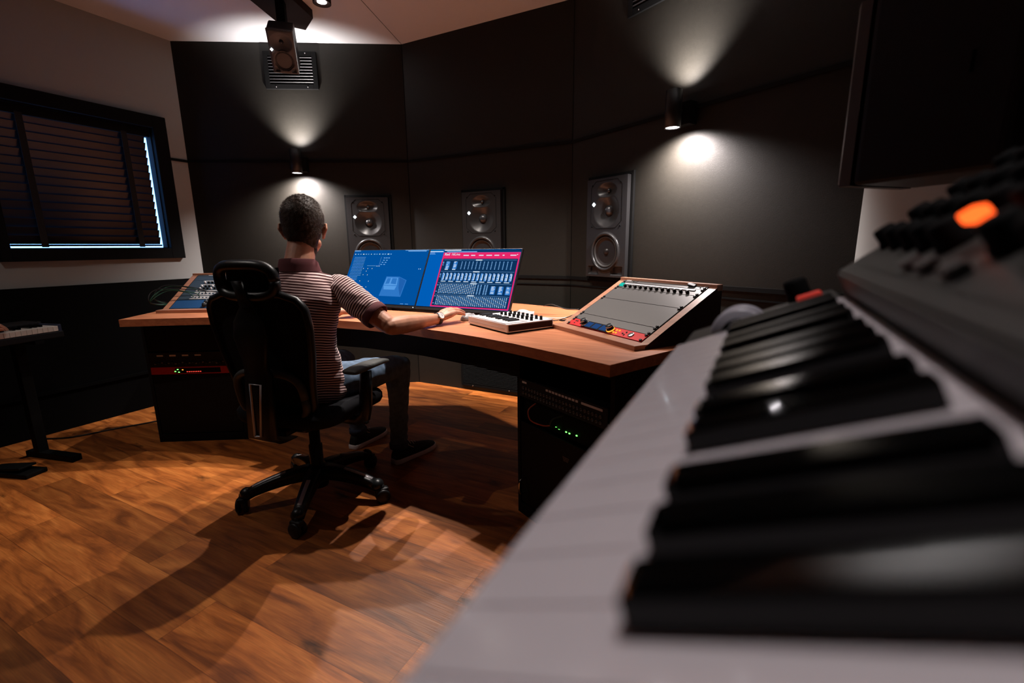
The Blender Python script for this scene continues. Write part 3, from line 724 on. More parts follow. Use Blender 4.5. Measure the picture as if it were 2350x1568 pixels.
def ui_left(rect, x0, y0, x1, y1):
    Wd, Hd = x1-x0, y1-y0
    rect(x0, y0, x1, y1, 0, 0)
    X = lambda a: x0+a*Wd
    Y = lambda a: y1-a*Hd
    rn = random.Random(3)
    rect(X(.0), Y(.02), X(.09), Y(.005), 2)
    rect(X(.70), Y(.012), X(.99), Y(.003), 2); rect(X(.74), Y(.03), X(.97), Y(.017), 2)
    for a in range(14): rect(X(.02+a*.038), Y(.085), X(.02+a*.038+rn.uniform(.01, .026)), Y(.070), 2 if a % 3 else 3)
    for j in range(16):
        for i in range(13-(j > 12)*3): rect(X(.03+i*.0125), Y(.145+j*.029), X(.0365+i*.0125), Y(.136+j*.029), 2)
    for (a, b) in [(.44, .145), (.47, .145), (.50, .145), (.44, .19), (.48, .19), (.43, .23), (.47, .23), (.42, .27), (.46, .27)]: rect(X(a), Y(b+.012), X(a+.022), Y(b), 2)
    rect(X(.24), Y(.305), X(.36), Y(.300), 2); rect(X(.405), Y(.30), X(.407), Y(.13), 2)
    for (a, b) in [(.37, .30), (.39, .30), (.41, .30), (.20, .35), (.26, .35), (.32, .35), (.25, .40), (.22, .47), (.28, .47), (.32, .59), (.20, .59), (.26, .70), (.31, .70), (.34, .83), (.93, .345), (.95, .345)]: rect(X(a), Y(b+.016), X(a+.006), Y(b), 3)
    # pale box drawing
    pg = lambda pts, k, zz: rect.poly([(X(p), Y(q)) for p, q in pts][::-1], k, zz)
    pg([(.55, .50), (.72, .50), (.82, .56), (.80, .86), (.52, .86)], 6, .0003)
    pg([(.72, .51), (.81, .565), (.79, .85), (.745, .70)], 9, .0004)
    pg([(.56, .52), (.705, .52), (.715, .66), (.545, .66)], 7, .0005)
    pg([(.545, .67), (.715, .67), (.70, .74), (.56, .74)], 7, .0005)
    pg([(.57, .53), (.615, .53), (.61, .63), (.56, .64)], 6, .0007); pg([(.635, .53), (.695, .53), (.70, .64), (.63, .63)], 6, .0007)
    rect(X(.88), Y(.985), X(.92), Y(.978), 2); rect(X(.82), Y(.985), X(.86), Y(.978), 2)
def ui_right(rect, x0, y0, x1, y1):
    Wd, Hd = x1-x0, y1-y0
    rect(x0, y0, x1, y1, 1, 0)
    X = lambda a: x0+a*Wd
    Y = lambda a: y1-a*Hd
    rect(X(.0), Y(.022), X(.16), Y(.004), 8); rect(X(.17), Y(.05), X(1), Y(.0), 4)
    rect(X(.0), Y(.045), X(.158), Y(.030), 3, .0003); rect(X(.0), Y(.065), X(.06), Y(.058), 2); rect(X(.0), Y(.085), X(.07), Y(.078), 2)
    rect(X(.17), Y(.024), X(.36), Y(.008), 3, .0003); rect(X(.20), Y(.05), X(.54), Y(.036), 2, .0003); rect(X(.36), Y(.02), X(.98), Y(.012), 0, .0003)
    rect(X(.165), Y(.995), X(.998), Y(.055), 5, .0003)
    rect(X(.18), Y(.975), X(.985), Y(.165), 4, .0005)
    for a, b in [(.40, .06), (.485, .045), (.57, .05), (.65, .06), (.735, .05), (.82, .02), (.90, .06)]: rect(X(a), Y(.115), X(a+b), Y(.100), 3, .0006)
    rect(X(.965), Y(.10), X(.975), Y(.088), 3, .0006)
    rn = random.Random(5)
    for y in (.185, .385, .585, .785): rect(X(.19), Y(y+.003), X(.975), Y(y), 2, .0006); rect(X(.55), Y(y+.012), X(.62), Y(y-.004), 3, .0007)
    def fader(a, b0, b1, wd, big):
        rect(X(a), Y(b1), X(a+wd), Y(b0), 6, .0006)
        n = int((b1-b0)/.018)
        for q in range(n):
            yy = b0+q*.018
            rect(X(a+wd*.15), Y(yy+.009), X(a+wd*(.5+.4*rn.random())), Y(yy), 3 if rn.random() < .6 else 2, .0008)
    for i in range(2): fader(.225+i*.085, .215, .345, .045, 1); rect(X(.225+i*.085), Y(.36), X(.262+i*.085), Y(.345), 3, .0009)
    for i in range(14):
        a = .40+i*.0405
        for q in range(9): rect(X(a), Y(.215+q*.0155+.008), X(a+.010), Y(.215+q*.0155), 2, .0008)
    for i in range(18):
        a = .215+i*.0425; fader(a, .415, .545, .026, 0)
        rect(X(a+.019), Y(.53), X(a+.026), Y(.43), 3, .0009)
        if i % 2 == 0: rect(X(a), Y(.565), X(a+.055), Y(.553), 3, .0008)
    for i in range(20):
        a = .215+i*.0205
        for q in range(10): rect(X(a), Y(.605+q*.0165+.009), X(a+.011), Y(.605+q*.0165), 2 if (q+i) % 3 else 3, .0008)
    for a in (.635, .665, .705, .73):
        for q in range(10): rect(X(a), Y(.605+q*.0165+.010), X(a+.013), Y(.605+q*.0165), 2, .0008)
    for a in (.775, .855, .93): fader(a, .625, .755, .05, 1)
    for i in range(37):
        a = .215+i*.0205
        for q in range(10): rect(X(a), Y(.805+q*.0160+.009), X(a+.011), Y(.805+q*.0160), 2 if (q*3+i) % 4 else 3, .0008)
    for (a, b) in [(.186, .22), (.186, .24), (.186, .27), (.186, .43), (.186, .45), (.186, .48), (.186, .62), (.186, .73), (.186, .81), (.186, .93)]: rect(X(a), Y(b+.012), X(a+.014), Y(b), 2, .0008)
MX, MY, MZ = -1.405, 2.10, .808
ml, _ = monitor(MX-.616, MY, MZ, 'left computer monitor with blue screen and a pale drawn box', ui_left)
mr_, _ = monitor(MX, MY, MZ, 'right computer monitor with a magenta framed mixer window', ui_right)
text_mesh('Red', .023, (-.192, MHH-.043, .0011), SL2, mr_, 'title_text', .0003)
text_mesh('16Line', .023, (-.146, MHH-.043, .0011), SL2, mr_, 'title_text', 0)

# ================================================================ DESKTOP THINGS
def mouse(loc, ang, label, ma):
    t = thing('computer_mouse', label, 'mouse', loc, ang)
    def shell(z0, z1f, k):
        m = MB(); rs = []
        for i in range(13):
            a = i/12; y = -.056+.112*a; ww = .030*math.sqrt(max(0.0, 1-(2*a-1)**4))*(1.0 if a < .5 else .96)+.001
            hh = (.006+.020*math.sin(min(1, a*1.15+.12)*PI*.8))*z1f
            rs.append([(ww*math.cos(q*PI/10), y, z0+hh*math.sin(q*PI/10)) for q in range(11)]+[(-ww*.9, y, z0), (ww*.9, y, z0)][:0])
        return m.rings(rs)
    shell(.004, 1.25, 0).build('shell', ma, t)
    m = MB(); m.prism([(.028*math.cos(q*PI/12), .052*math.sin(q*PI/12)) for q in range(24)], 0, .006); m.build('base', M['rackgrey'], t)
    return t
mouse((-1.262, 1.975, DZ), R(4), 'grey computer mouse under the seated man\'s right hand', mat('grey_mouse', (.30, .29, .29), .4))
mouse((-1.055, 2.20, DZ), R(-75), 'white computer mouse lying behind the small white keyboard', M['white'])

# small white keyboard with knobs
KA = R(-28.0); KO = (-1.182, 1.846, DZ)
t = thing('mini_keyboard', 'small white keyboard with black keys and rows of black knobs on the desk', 'keyboard', KO, KA)
kw, kd, kh = .332, .252, .036
m = MB(); m.box((kw/2, kd/2, kh/2+.006), (kw, kd, kh), bev=.003); m.build('case', M['white'], t)
m = MB(); m.box((kw/2, kd/2, .004), (kw-.01, kd-.01, .008)); m.build('base', M['blackm'], t)
for x in (kw+.0005,):
    m = MB(); m.box((x, kd/2, kh/2+.006), (.003, kd-.012, kh-.010), bev=.001); m.build('end_tone_plate', M['rack_side'], t)  # no real cheek: brown plate stands for dark reflection on the shaded case side
kt = kh+.006
m = MB(); m.box((.165, -.0006, .020), (.29, .001, .005)); m.build('front_slot', M['silver'], t)
wk = 15; kp = .0198
for i in range(wk):
    m = MB(); m.box((.020+kp*(i+.5), .050, kt+.001), (kp-.001, .096, .004), bev=.0008, seg=1); m.build('white_key', M['white'], t)
for i in range(wk-1):
    if i % 7 in (2, 6): continue
    m = MB(); m.box((.020+kp*(i+1), .070, kt+.006), (.010, .058, .009), bev=.001, seg=1); m.build('black_key', M['black'], t)
m = MB(); m.box((.19, .112, kt+.0012), (.25, .012, .002)); m.build('touch_strip', M['silver'], t)
for rr in range(2):
    for i in range(8):
        m = MB(); m.lathe([(.0075, 0), (.0068, .004), (.0066, .017), (.0055, .018), (0, .018)], (.065+i*.034+(rr*.012), .150+rr*.045, kt), (0, 0, 1), 16); m.build('knob', M['black'], t)

def cable(name, pts, rad, mt, label, cat='cable', n=8):
    m = MB(); m.tube(spline(pts, n), rad, 7); return tag(m.build(name, mt), label, cat)
kb = lambda x, y, z: Matrix.Translation(KO) @ Matrix.Rotation(KA, 4, 'Z') @ Vector((x, y, z))
cable('desk_cable', [kb(.14, .25, .02), kb(.15, .29, .03), kb(.19, .31, .012), (-.93, 2.10, DZ+.004), (-.83, 2.11, DZ+.004), (-.76, 2.20, DZ+.03), (-.72, 2.30, DZ+.05)], .0022, M['cable_b'], 'thin black cable running from the small white keyboard to the right rack')
cable('desk_cable', [(-1.0, 2.20, DZ+.003), (-.92, 2.17, DZ+.003), (-.82, 2.22, DZ+.003), (-.74, 2.30, DZ+.045), (-.69, 2.36, DZ+.09), (-.65, 2.42, DZ+.06)], .003, M['cable_w'], 'white cable lying on the desk beside the right slanted rack')
cable('desk_cable', [(-1.12, 2.62, DZ+.004), (-1.05, 2.58, DZ+.02), (-.95, 2.54, DZ+.004), (-.85, 2.5, DZ+.01)], .003, M['cable_b'], 'black cable on the back edge of the desk, right of the monitors')
# socket hatch on the desk
m = MB(); m.box((0, 0, .0015), (.03, .05, .003)); tag(m.build('desk_grommet', M['blackm'], loc=(-.80, 2.14, DZ), rotz=WRa), 'small black socket set in the desk left of the right rack', 'cable outlet')
# green patch cables over the left rack
lmI = lambda x, y, z: slot(lm, 0) @ Vector((x, y, z))
for k in range(5):
    x = .09+k*.018+(k == 4)*.12; y = .115+.044*(k % 2)
    a = lmI(x, y, .004); b = lmI(x-.02, y, .04); c = lmI(-.05-.01*k, y+.0, .055+.004*k); d = lmI(-.14, y-.06, .01); e = Vector((-3.33-.012*k, 1.62+.02*k, DZ+.02)); 
    cable('patch_lead', [a, b, c, d, e], .0026, M['cable_g'] if k < 3 else M['cable_b'], ['green patch lead over the left rack, lowest of the bundle', 'green patch lead over the left rack, second of the bundle', 'green patch lead over the left rack, uppermost green one', 'black patch lead beside the green ones on the left rack', 'black patch lead arching furthest across the left rack'][k])
# headphone-like grip clipped on left rack edge
# cables under the desk
cable('hanging_cable', [(-1.95, 2.5, .66), (-1.9, 2.6, .50), (-1.75, 2.62, .44), (-1.58, 2.6, .52), (-1.52, 2.5, .66)], .006, M['cable_b'], 'thick black cable looping under the middle of the desk')
cable('hanging_cable', [(-1.72, 2.55, .66), (-1.66, 2.6, .50), (-1.60, 2.62, .42), (-1.58, 2.62, .38)], .003, M['cable_w'], 'thin white cable hanging under the desk')
cable('hanging_cable', [(-1.62, 2.75, .36), (-1.50, 2.72, .40), (-1.36, 2.66, .46), (-1.26, 2.6, .48)], .003, M['cable_w'], 'thin grey cable above the floor vent under the desk')
for k in range(5):
    o = k*.016
    cable('cable_bundle', [(-.22+o, 1.74, .74), (-.17+o, 1.72, .70), (-.19+o*1.3, 1.70, .56), (-.27+o, 1.70, .40), (-.31+o, 1.74, .22)], .0045, M['cable_b'] if k != 2 else M['rackgrey'], ['outermost black cable', 'second black cable', 'grey cable in the middle', 'fourth black cable', 'innermost black cable'][k]+' of the bundle hanging right of the right desk cabinet')
for k in range(3):
    o = k*.02
    cable('cable_bundle', [(-3.16-o, 1.52, .74), (-3.20-o, 1.50, .66), (-3.18-o*.5, 1.48, .56), (-3.16, 1.44+o, .46), (-3.15-o, 1.48, .36)], .004, M['cable_b'] if k else M['rackgrey'], ['grey cable', 'black cable', 'rear black cable'][k]+' hanging down the left side of the left desk cabinet')
cable('floor_cable', [(-3.50, 1.66, .005), (-3.60, 1.45, .005), (-3.66, 1.33, .005), (-3.74, 1.15, .005), (-3.90, 1.05, .005)], .005, M['cable_b'], 'black cable trailing across the floor from the left cabinet toward the left wall')

# ================================================================ NEAR SYNTHESIZER
tt = R(22.6); p_ = .0672; al = .022
Xs = Vector((math.cos(tt), 0, math.sin(tt))); Ns = Vector((-math.sin(tt), 0, math.cos(tt)))
Vs = (Vector((0, 1, 0))+Xs*al).normalized(); Xs2 = Vs.cross(Ns).normalized()
Os = Vector((0, 0, CAM_H))-Ns*p_
SMW = Matrix(((Xs2.x, Vs.x, Ns.x, Os.x), (Xs2.y, Vs.y, Ns.y, Os.y), (Xs2.z, Vs.z, Ns.z, Os.z), (0, 0, 0, 1)))
syn = thing('synthesizer', 'tilted synthesizer with glossy white and black keys filling the near right of the photo', 'synthesizer', mw=SMW)
KP = .0235; V_END = .468; NW = 35
u0, u1, ub0, ub1 = -.100, .0408, -.0480, .0307
for i in range(NW):
    v = V_END-KP*(i+.5)
    m = MB(); m.box(((u0+u1)/2, v, -.010), (u1-u0, KP-.0005, .020), bev=.0006, seg=2); m.build('white_key', M['key_w'], syn)
kinds = 'GABCDEF'; SHF = {'G': 0, 'A': .0025, 'C': -.002, 'D': .002, 'F': -.002}   # sharps lean away from the middle of their group
for i in range(NW-1):
    if kinds[i % 7] in 'EB': continue
    # lowest key is far; going nearer the notes rise
    v = V_END-KP*(i+1)-SHF[kinds[i % 7]]
    m = MB(); wb = .0070
    pr = [(ub0, .0), (ub0+.004, .0095), (ub0+.009, .0118), (ub1, .0118), (ub1, 0)]
    rs = []
    base = [(ub0, v-wb, -.002), (ub1, v-wb, -.002), (ub1, v+wb, -.002), (ub0, v+wb, -.002)]
    mid = [(ub0+.0005, v-wb+.0003, .0076), (ub1, v-wb+.0003, .0078), (ub1, v+wb-.0003, .0078), (ub0+.0005, v+wb-.0003, .0076)]
    top = [(ub0+.0035, v-wb+.0013, .0092), (ub1, v-wb+.0013, .0092), (ub1, v+wb-.0013, .0092), (ub0+.0035, v+wb-.0013, .0092)]
    m.rings([base, mid, top], smooth=False); m.build('black_key', M['key_b'], syn)
VN = V_END-KP*NW
# case: bed, cheeks, control panel
m = MB()
m.box(((u0+.24)/2-.02, (V_END+VN)/2+.04, -.048), (.34, V_END-VN+.26, .050), bev=.004)
m.build('case', M['synth_side'], syn)
m = MB(); m.box((-.028, V_END+.040, -.012), (.136, .078, .022), bev=.003); m.build('left_end_block', M['synth'], syn)
m = MB(); m.box((-.028, VN-.045, -.012), (.150, .088, .022), bev=.003); m.build('right_end_block', M['synth'], syn)
LH = .019; PA = R(15.4); PD = .152
lip = (u1+.002, LH); tp = (u1+.002+PD*math.cos(PA), LH+PD*math.sin(PA))
v0p, v1p = VN-.09, V_END+.022
m = MB(); prof = [(u1+.002, -.024), lip, tp, (tp[0]+.02, tp[1]-.01), (tp[0]+.02, -.024)]
a = [m.bm.verts.new((x, v0p, z)) for x, z in prof]; b = [m.bm.verts.new((x, v1p, z)) for x, z in prof]
m.bm.faces.new(a); m.bm.faces.new(b[::-1])
for i in range(5):
    j = (i+1) % 5; m.bm.faces.new((a[i], b[i], b[j], a[j]))
bmesh.ops.bevel(m.bm, geom=[e for e in m.bm.edges if abs(e.verts[0].co.y-e.verts[1].co.y) > .3], offset=.002, segments=2, affect='EDGES')
m.build('control_panel', M['synth'], syn)
PMt = Matrix.Translation((lip[0], 0, lip[1])) @ Matrix.Rotation(-PA, 4, 'Y')
def on_panel(x, v, z=0): return PMt @ Vector((x, v, z))
pn = (PMt.to_3x3() @ Vector((0, 0, 1)))
for (x, n_) in ((.040, 14), (.064, 13), (.090, 12), (.118, 12)):
    for i in range(n_):
        if x == .040 and i == 5: continue
        m = MB(); m.lathe([(.0095, 0), (.0095, .003), (.0080, .005), (.0074, .0135), (.006, .015), (0, .015)], on_panel(x, .462-.034*i), pn, 18); m.build('knob', M['blackm'], syn)
# panel markings: pale printed lines and groups
m = MB()
for (x0, x1, va, vb) in [(.012, .0128, .44, .10)]:
    m.poly([on_panel(x0, va, .0012), on_panel(x1, va, .0012), on_panel(x1, vb, .0012), on_panel(x0, vb, .0012)])
m.build('printed_line', M['synth'], syn)
for k, (x, v, kk) in enumerate([(.044, .292, 'led_orange'), (.020, .262, 'rackgrey'), (.020, .300, 'rackgrey'), (.020, .328, 'rackgrey')]):  # grey blocks stand for pale blurred spots; no buttons known there
    m = MB(); m.box((0, 0, 0), (.008, .016, .006), bev=.0015)
    mt = PMt @ Matrix.Translation((x, v, .014 if k == 0 else .003)); bmesh.ops.transform(m.bm, matrix=mt, verts=m.bm.verts)
    m.build('lit_button' if k == 0 else 'button', M[kk], syn, label='glowing orange button' if k == 0 else None)
m = MB(); m.cyl(on_panel(.044, .292, 0), on_panel(.044, .292, .0115), .004, seg=10); m.build('button_stem', M['black'], syn)
# wheels and buttons on the end block
for k, (cu, cv) in enumerate([(-.047, V_END+.026), (-.045, V_END+.048)]):
    m = MB(); m.lathe([(.0, -.006), (.024, -.006), (.026, -.004), (.026, .004), (.024, .006), (0, .006)], (cu, cv, -.011), (0, 1, 0), 36); wl_ = m.build('pitch_wheel', M['wheel'], syn)
    m = MB(); m.lathe([(.010, -.0064), (.017, -.0064), (.017, .0064), (.010, .0064)], (cu, cv, -.011), (0, 1, 0), 30); m.build('wheel_groove', M['blackm'], wl_)
m = MB(); m.box((.018, V_END+.031, .003), (.020, .016, .008), bev=.002); m.build('red_button', mat('red_button_plastic', (.75, .06, .04), .4, emit=(1, .05, .03), estr=.12), syn, label='red lit button')
m = MB(); m.lathe([(.011, 0), (.0105, .018), (.009, .021), (0, .021)], (.012, V_END+.072, -.001), (0, 0, 1), 20); m.build('knob', M['blackm'], syn)
# stand carrying the synthesizer
st = thing('keyboard_stand', 'black metal stand carrying the near synthesizer', 'keyboard stand', (.17, .1, 0))
for y in (-.25, .40):
    m = MB(); m.box((.055, y, .48), (.04, .05, .96), bev=.004); m.build('upright', M['blackm'], st)
    m = MB(); m.box((-.02, y, .02), (.36, .05, .04), bev=.004); m.build('foot', M['blackm'], st)
    m = MB(); m.box((-.03, y, .958), (.24, .04, .022), rot=Matrix.Rotation(-tt, 3, 'Y')); m.build('arm', M['blackm'], st)
m = MB(); m.box((.055, .075, .45), (.03, .62, .04), bev=.004); m.build('crossbar', M['blackm'], st)

# ================================================================ FAR LEFT KEYBOARD
KL = Vector((-3.40, 1.095, .75)); dl = Vector((.175, -.71, 0)).normalized() ; dl = Vector((-3.359+3.411, .878-1.103, 0)).normalized()
ka = math.atan2(dl.y, dl.x)+PI/2   # local -y ... keys run along local y, fronts face local +x
t = thing('stage_keyboard', 'small keyboard with cream key fronts at the left edge of the photo', 'keyboard', KL, math.atan2(-dl.x, dl.y)*1.0+PI)
# local frame: y along dl (toward the near end), x toward the room
ang = math.atan2(dl.y, dl.x)-PI/2
t.rotation_euler = (0, 0, ang)
sgn = 1 if (Matrix.Rotation(ang, 3, 'Z') @ Vector((1, 0, 0))).dot(Vector((1, 0, 0))) > 0 else -1
for i in range(22):
    m = MB(); m.box((-sgn*.072, .0235*(i+.5), -.012), (.142, .0225, .028), bev=.001, seg=1); m.build('white_key', mat('cream_key', (.62, .56, .50), .3) if i == 0 else bpy.data.materials['cream_key'], t)
for i in range(21):
    if (i+2) % 7 in (2, 6): continue
    m = MB(); m.box((-sgn*.092, .0235*(i+1), .007), (.09, .012, .013), bev=.001, seg=1); m.build('black_key', M['key_b'], t)
m = MB(); m.box((-sgn*.080, .26, -.045), (.165, .56, .034), bev=.004); m.box((-sgn*.225, .26, -.015), (.14, .56, .07), bev=.006); m.build('case', M['black'], t)
m = MB(); m.box((-sgn*.11, -.012, -.018), (.20, .022, .055), bev=.006); m.build('end_tone_plate', mat('black_plastic_blue_highlight', (.03, .035, .06), .25), t)  # blue highlight on the cheek is put into its base colour
t2 = thing('keyboard_stand', 'dark metal stand under the keyboard at the left picture edge', 'keyboard stand', KL-Vector((0, 0, KL.z)), ang)
for yy in (.10, .46):
    m = MB(); m.box((-sgn*.17, yy, .345), (.04, .05, .69), bev=.004); m.build('upright', M['trim'], t2)
    m = MB(); m.box((-sgn*.08, yy, .018), (.36, .05, .036), bev=.004); m.build('foot', M['trim'], t2)
    m = MB(); m.box((-sgn*.12, yy, .678), (.26, .04, .018)); m.build('arm', M['trim'], t2)
# pedal on the floor at the left edge
m = MB(); m.box((0, 0, .012), (.10, .30, .024), bev=.006)
pd = thing('foot_pedal', 'black foot pedal on the wooden floor at the left picture edge', 'pedal', (-3.40, .80, 0), R(-72))
m.build('base', M['trim'], pd)
m = MB(); m.box((0, -.01, .036), (.08, .22, .012), rot=Matrix.Rotation(R(6), 3, 'X'), bev=.004); m.build('treadle', M['trim'], pd)

# ================================================================ OFFICE CHAIR
CC = (-1.74, 1.366, 0); CA = R(10)
ch = thing('office_chair', 'black high-backed swivel chair with headrest, carrying the seated man', 'chair', CC, CA)
for k, deg in enumerate((-128, -56, 16, 88, 160)):
    a = R(deg)-CA; d = Vector((math.cos(a), math.sin(a), 0)); n = Vector((-d.y, d.x, 0))
    rs = []
    for i in range(9):
        q = i/8; rr = .03+.268*q; zt = .160-.058*q**1.8; th = .062-.022*q; ww = .034-.011*q
        if i == 8: zt -= .004
        c = d*rr
        rs.append([c+n*ww*.8+Vector((0, 0, zt)), c+n*ww+Vector((0, 0, zt-.008)), c+n*ww*.9+Vector((0, 0, zt-th)), c-n*ww*.9+Vector((0, 0, zt-th)), c-n*ww+Vector((0, 0, zt-.008)), c-n*ww*.8+Vector((0, 0, zt))])
    m = MB(); m.rings(rs); m.sphere(d*.300+Vector((0, 0, .084)), .030, 2, (1, 1, .95))
    leg = m.build('leg', M['chair'], ch)
    rs = []
    for i in range(6):
        q = .40+.52*i/5; rr = .03+.268*q; zt = .1612-.058*q**1.8; ww = .0085
        c = d*rr; rs.append([c+n*ww+Vector((0, 0, zt+.001)), c-n*ww+Vector((0, 0, zt+.001)), c-n*ww+Vector((0, 0, zt-.002)), c+n*ww+Vector((0, 0, zt-.002))])
    m = MB(); m.rings(rs); m.build('trim_strip', M['silver'], leg, label='silver strip')
    m = MB(); c = d*.322; yaw = R(35+50*k); ax = Vector((math.cos(yaw), math.sin(yaw), 0))
    for s in (-1, 1):
        m.lathe([(0, -.010), (.026, -.010), (.0325, -.006), (.0325, .006), (.026, .010), (0, .010)], c+ax*s*.0145+Vector((0, 0, .0325)), ax, 22)
    m.box(c+Vector((0, 0, .058)), (.034, .056, .026), rot=yaw, bev=.010); m.cyl(c+Vector((0, 0, .045)), c+Vector((0, 0, .085)), .010, seg=10)
    m.build('caster', M['black'], ch)
m = MB(); m.lathe([(0, .055), (.042, .055), (.046, .09), (.042, .155), (.034, .165), (.030, .17), (.030, .26), (.024, .265), (.024, .40), (0, .40)], (0, 0, 0), (0, 0, 1), 24); m.build('gas_column', M['chair'], ch)
m = MB(); m.box((0, -.02, .405), (.20, .26, .045), bev=.012); m.tube(spline([(.10, .02, .40), (.18, .03, .395), (.235, .03, .385)]), .006); m.box((.25, .03, .384), (.05, .022, .010), bev=.004); m.build('tilt_mechanism', M['chair'], ch)
def rounded(cx, cy, w, d, r_, n=6):
    pts = []
    for (sx, sy, a0) in ((1, 1, 0), (-1, 1, 90), (-1, -1, 180), (1, -1, 270)):
        for i in range(n+1):
            a = R(a0+90*i/n); pts.append((cx+sx*(w/2-r_)+r_*math.cos(a), cy+sy*(d/2-r_)+r_*math.sin(a)))
    return pts
def cushion(cx, cy, w, d, z0, z1, r_, curl=0.0):
    rs = []
    for (q, ins) in ((0, .03), (.15, .008), (.4, 0), (.7, 0), (.9, .010), (1, .035)):
        z = z0+(z1-z0)*q
        rs.append([(x, y, z-curl*max(0, (y-cy)/(d/2)-.4)**2) for x, y in rounded(cx, cy, w-2*ins, d-2*ins, r_)])
    return MB().rings(rs)
cushion(0, .02, .50, .49, .420, .500, .10, .05).build('seat', M['fabric'], ch)
# backrest: curved mesh panel with a thick rim
def by(z, xx):
    q = (z-.46)/.52
    return -.175-.085*min(1, max(0, q))**.8 + .16*xx*xx*4*.30
def hw(z):
    pts = [(.44, .10), (.47, .155), (.52, .180), (.62, .195), (.75, .222), (.86, .236), (.93, .232), (.965, .205), (.985, .14)]
    for (a, b), (c, d) in zip(pts, pts[1:]):
        if a <= z <= c: return b+(d-b)*(z-a)/(c-a)
    return pts[0][1] if z < pts[0][0] else pts[-1][1]
m = MB(); zs = [.44+.545*i/28 for i in range(29)]; gx = 18; g = []
for z in zs:
    g.append([m.bm.verts.new((hw(z)*(2*i/gx-1), by(z, hw(z)*(2*i/gx-1)), z)) for i in range(gx+1)])
g2 = [[m.bm.verts.new(v.co+Vector((0, .010, 0))) for v in row] for row in g]
for G, rv in ((g, False), (g2, True)):
    for a in range(28):
        for i in range(gx):
            vs = [G[a][i], G[a][i+1], G[a+1][i+1], G[a+1][i]]
            q = m.bm.faces.new(vs[::-1] if rv else vs); q.smooth = True
m.build('back_mesh', M['mesh'], ch)
loop = [(hw(z), z) for z in zs]+[(-hw(z), z) for z in zs[::-1]]
pts = [Vector((x, by(z, x)+.002, z)) for x, z in loop]; pts.append(pts[0])
m = MB(); m.tube(pts, .0165, 10, flat=.8); m.build('back_frame', M['chair'], ch)
# lumbar pad: wide ring low on the back
m = MB(); lp = []
for i in range(41):
    a = 2*PI*i/40; x = .165*math.copysign(abs(math.cos(a))**.6, math.cos(a)); z = .565+.105*math.copysign(abs(math.sin(a))**.6, math.sin(a))
    lp.append(Vector((x, by(z, x)-.022, z)))
m.tube(lp, .015, 10, flat=1.2); m.build('lumbar_ring', M['pad'], ch, label='dark grey lumbar support ring')
# spine
m = MB(); rs = []
for (z, y, w_, d_) in ((.365, -.16, .10, .03), (.375, -.235, .125, .035), (.41, -.283, .135, .040), (.55, -.275, .135, .038), (.665, -.268, .130, .034), (.70, -.275, .115, .026), (.76, -.280, .14, .018), (.82, -.284, .17, .014), (.88, -.284, .15, .012), (.94, -.282, .07, .014), (.98, -.295, .05, .018), (1.04, -.315, .045, .016)):
    rs.append([(-w_*.5*.9, y+d_/2, z), (-w_*.5, y, z), (-w_*.4, y-d_/2, z), (w_*.4, y-d_/2, z), (w_*.5, y, z), (w_*.5*.9, y+d_/2, z)])
m.rings(rs); m.box((0, -.12, .395), (.07, .16, .03), bev=.008); m.build('spine', M['chair'], ch)
# silver trapezoid outline on the spine
def frame_strip(z0, z1, w0, w1, y0, y1, t_):
    m = MB()
    P = [(-w0/2, y0, z0), (w0/2, y0, z0), (w1/2, y1, z1), (-w1/2, y1, z1)]
    P = [Vector(p) for p in P]
    m.tube(P+[P[0]], t_, 6); return m
frame_strip(.424, .634, .030, .052, -.3055, -.2875, .0050).build('silver_outline', M['silver'], ch, label='silver trapezoid outline')
# headrest
m = MB(); rs = []
hr = []
for i in range(49):
    a = 2*PI*i/48; x = .130*math.copysign(abs(math.cos(a))**.55, math.cos(a)); z = 1.038+.060*math.copysign(abs(math.sin(a))**.7, math.sin(a))
    hr.append(Vector((x, -.282+.9*x*x-.12*(z-1.038), z)))
m.tube(hr, .020, 12, flat=1.1); m.build('headrest_frame', M['chair'], ch)
m = MB(); g = []
for i in range(15):
    x = -.118+.236*i/14; col = []
    for k in range(7):
        z = .988+.098*k/6; col.append(m.bm.verts.new((x, -.262+.9*x*x, z)))
    g.append(col)
g3 = [[m.bm.verts.new(v.co+Vector((0, .022, 0))) for v in c] for c in g]
for G in (g, g3):
    for i in range(14):
        for k in range(6): q = m.bm.faces.new((G[i][k], G[i+1][k], G[i+1][k+1], G[i][k+1])); q.smooth = True
m.build('headrest_pad', M['fabric'], ch)
for s in (-1, 1):
    m = MB()
    m.tube([(s*.10, 0, .405), (s*.24, 0, .402), (s*.282, 0, .425), (s*.290, .0, .47), (s*.292, .01, .56), (s*.290, .02, .632)], [.014, .016, .020, .022, .021, .019], 10, flat=1.4)
    arm = m.build('armrest_post', M['chair'], ch)
    rs = []
    for (y, w_, z, h) in ((-.085, .030, .645, .010), (-.078, .040, .648, .022), (-.03, .042, .650, .026), (.06, .041, .650, .026), (.13, .037, .647, .024), (.172, .030, .641, .018), (.182, .018, .636, .010)):
        rs.append([(s*.285+w_*math.cos(q*PI/8), y, z+h/2*math.copysign(abs(math.sin(q*PI/8))**.5, math.sin(q*PI/8))) for q in range(16)])
    m = MB(); m.rings(rs); m.build('armrest_pad', M['pad'], ch)

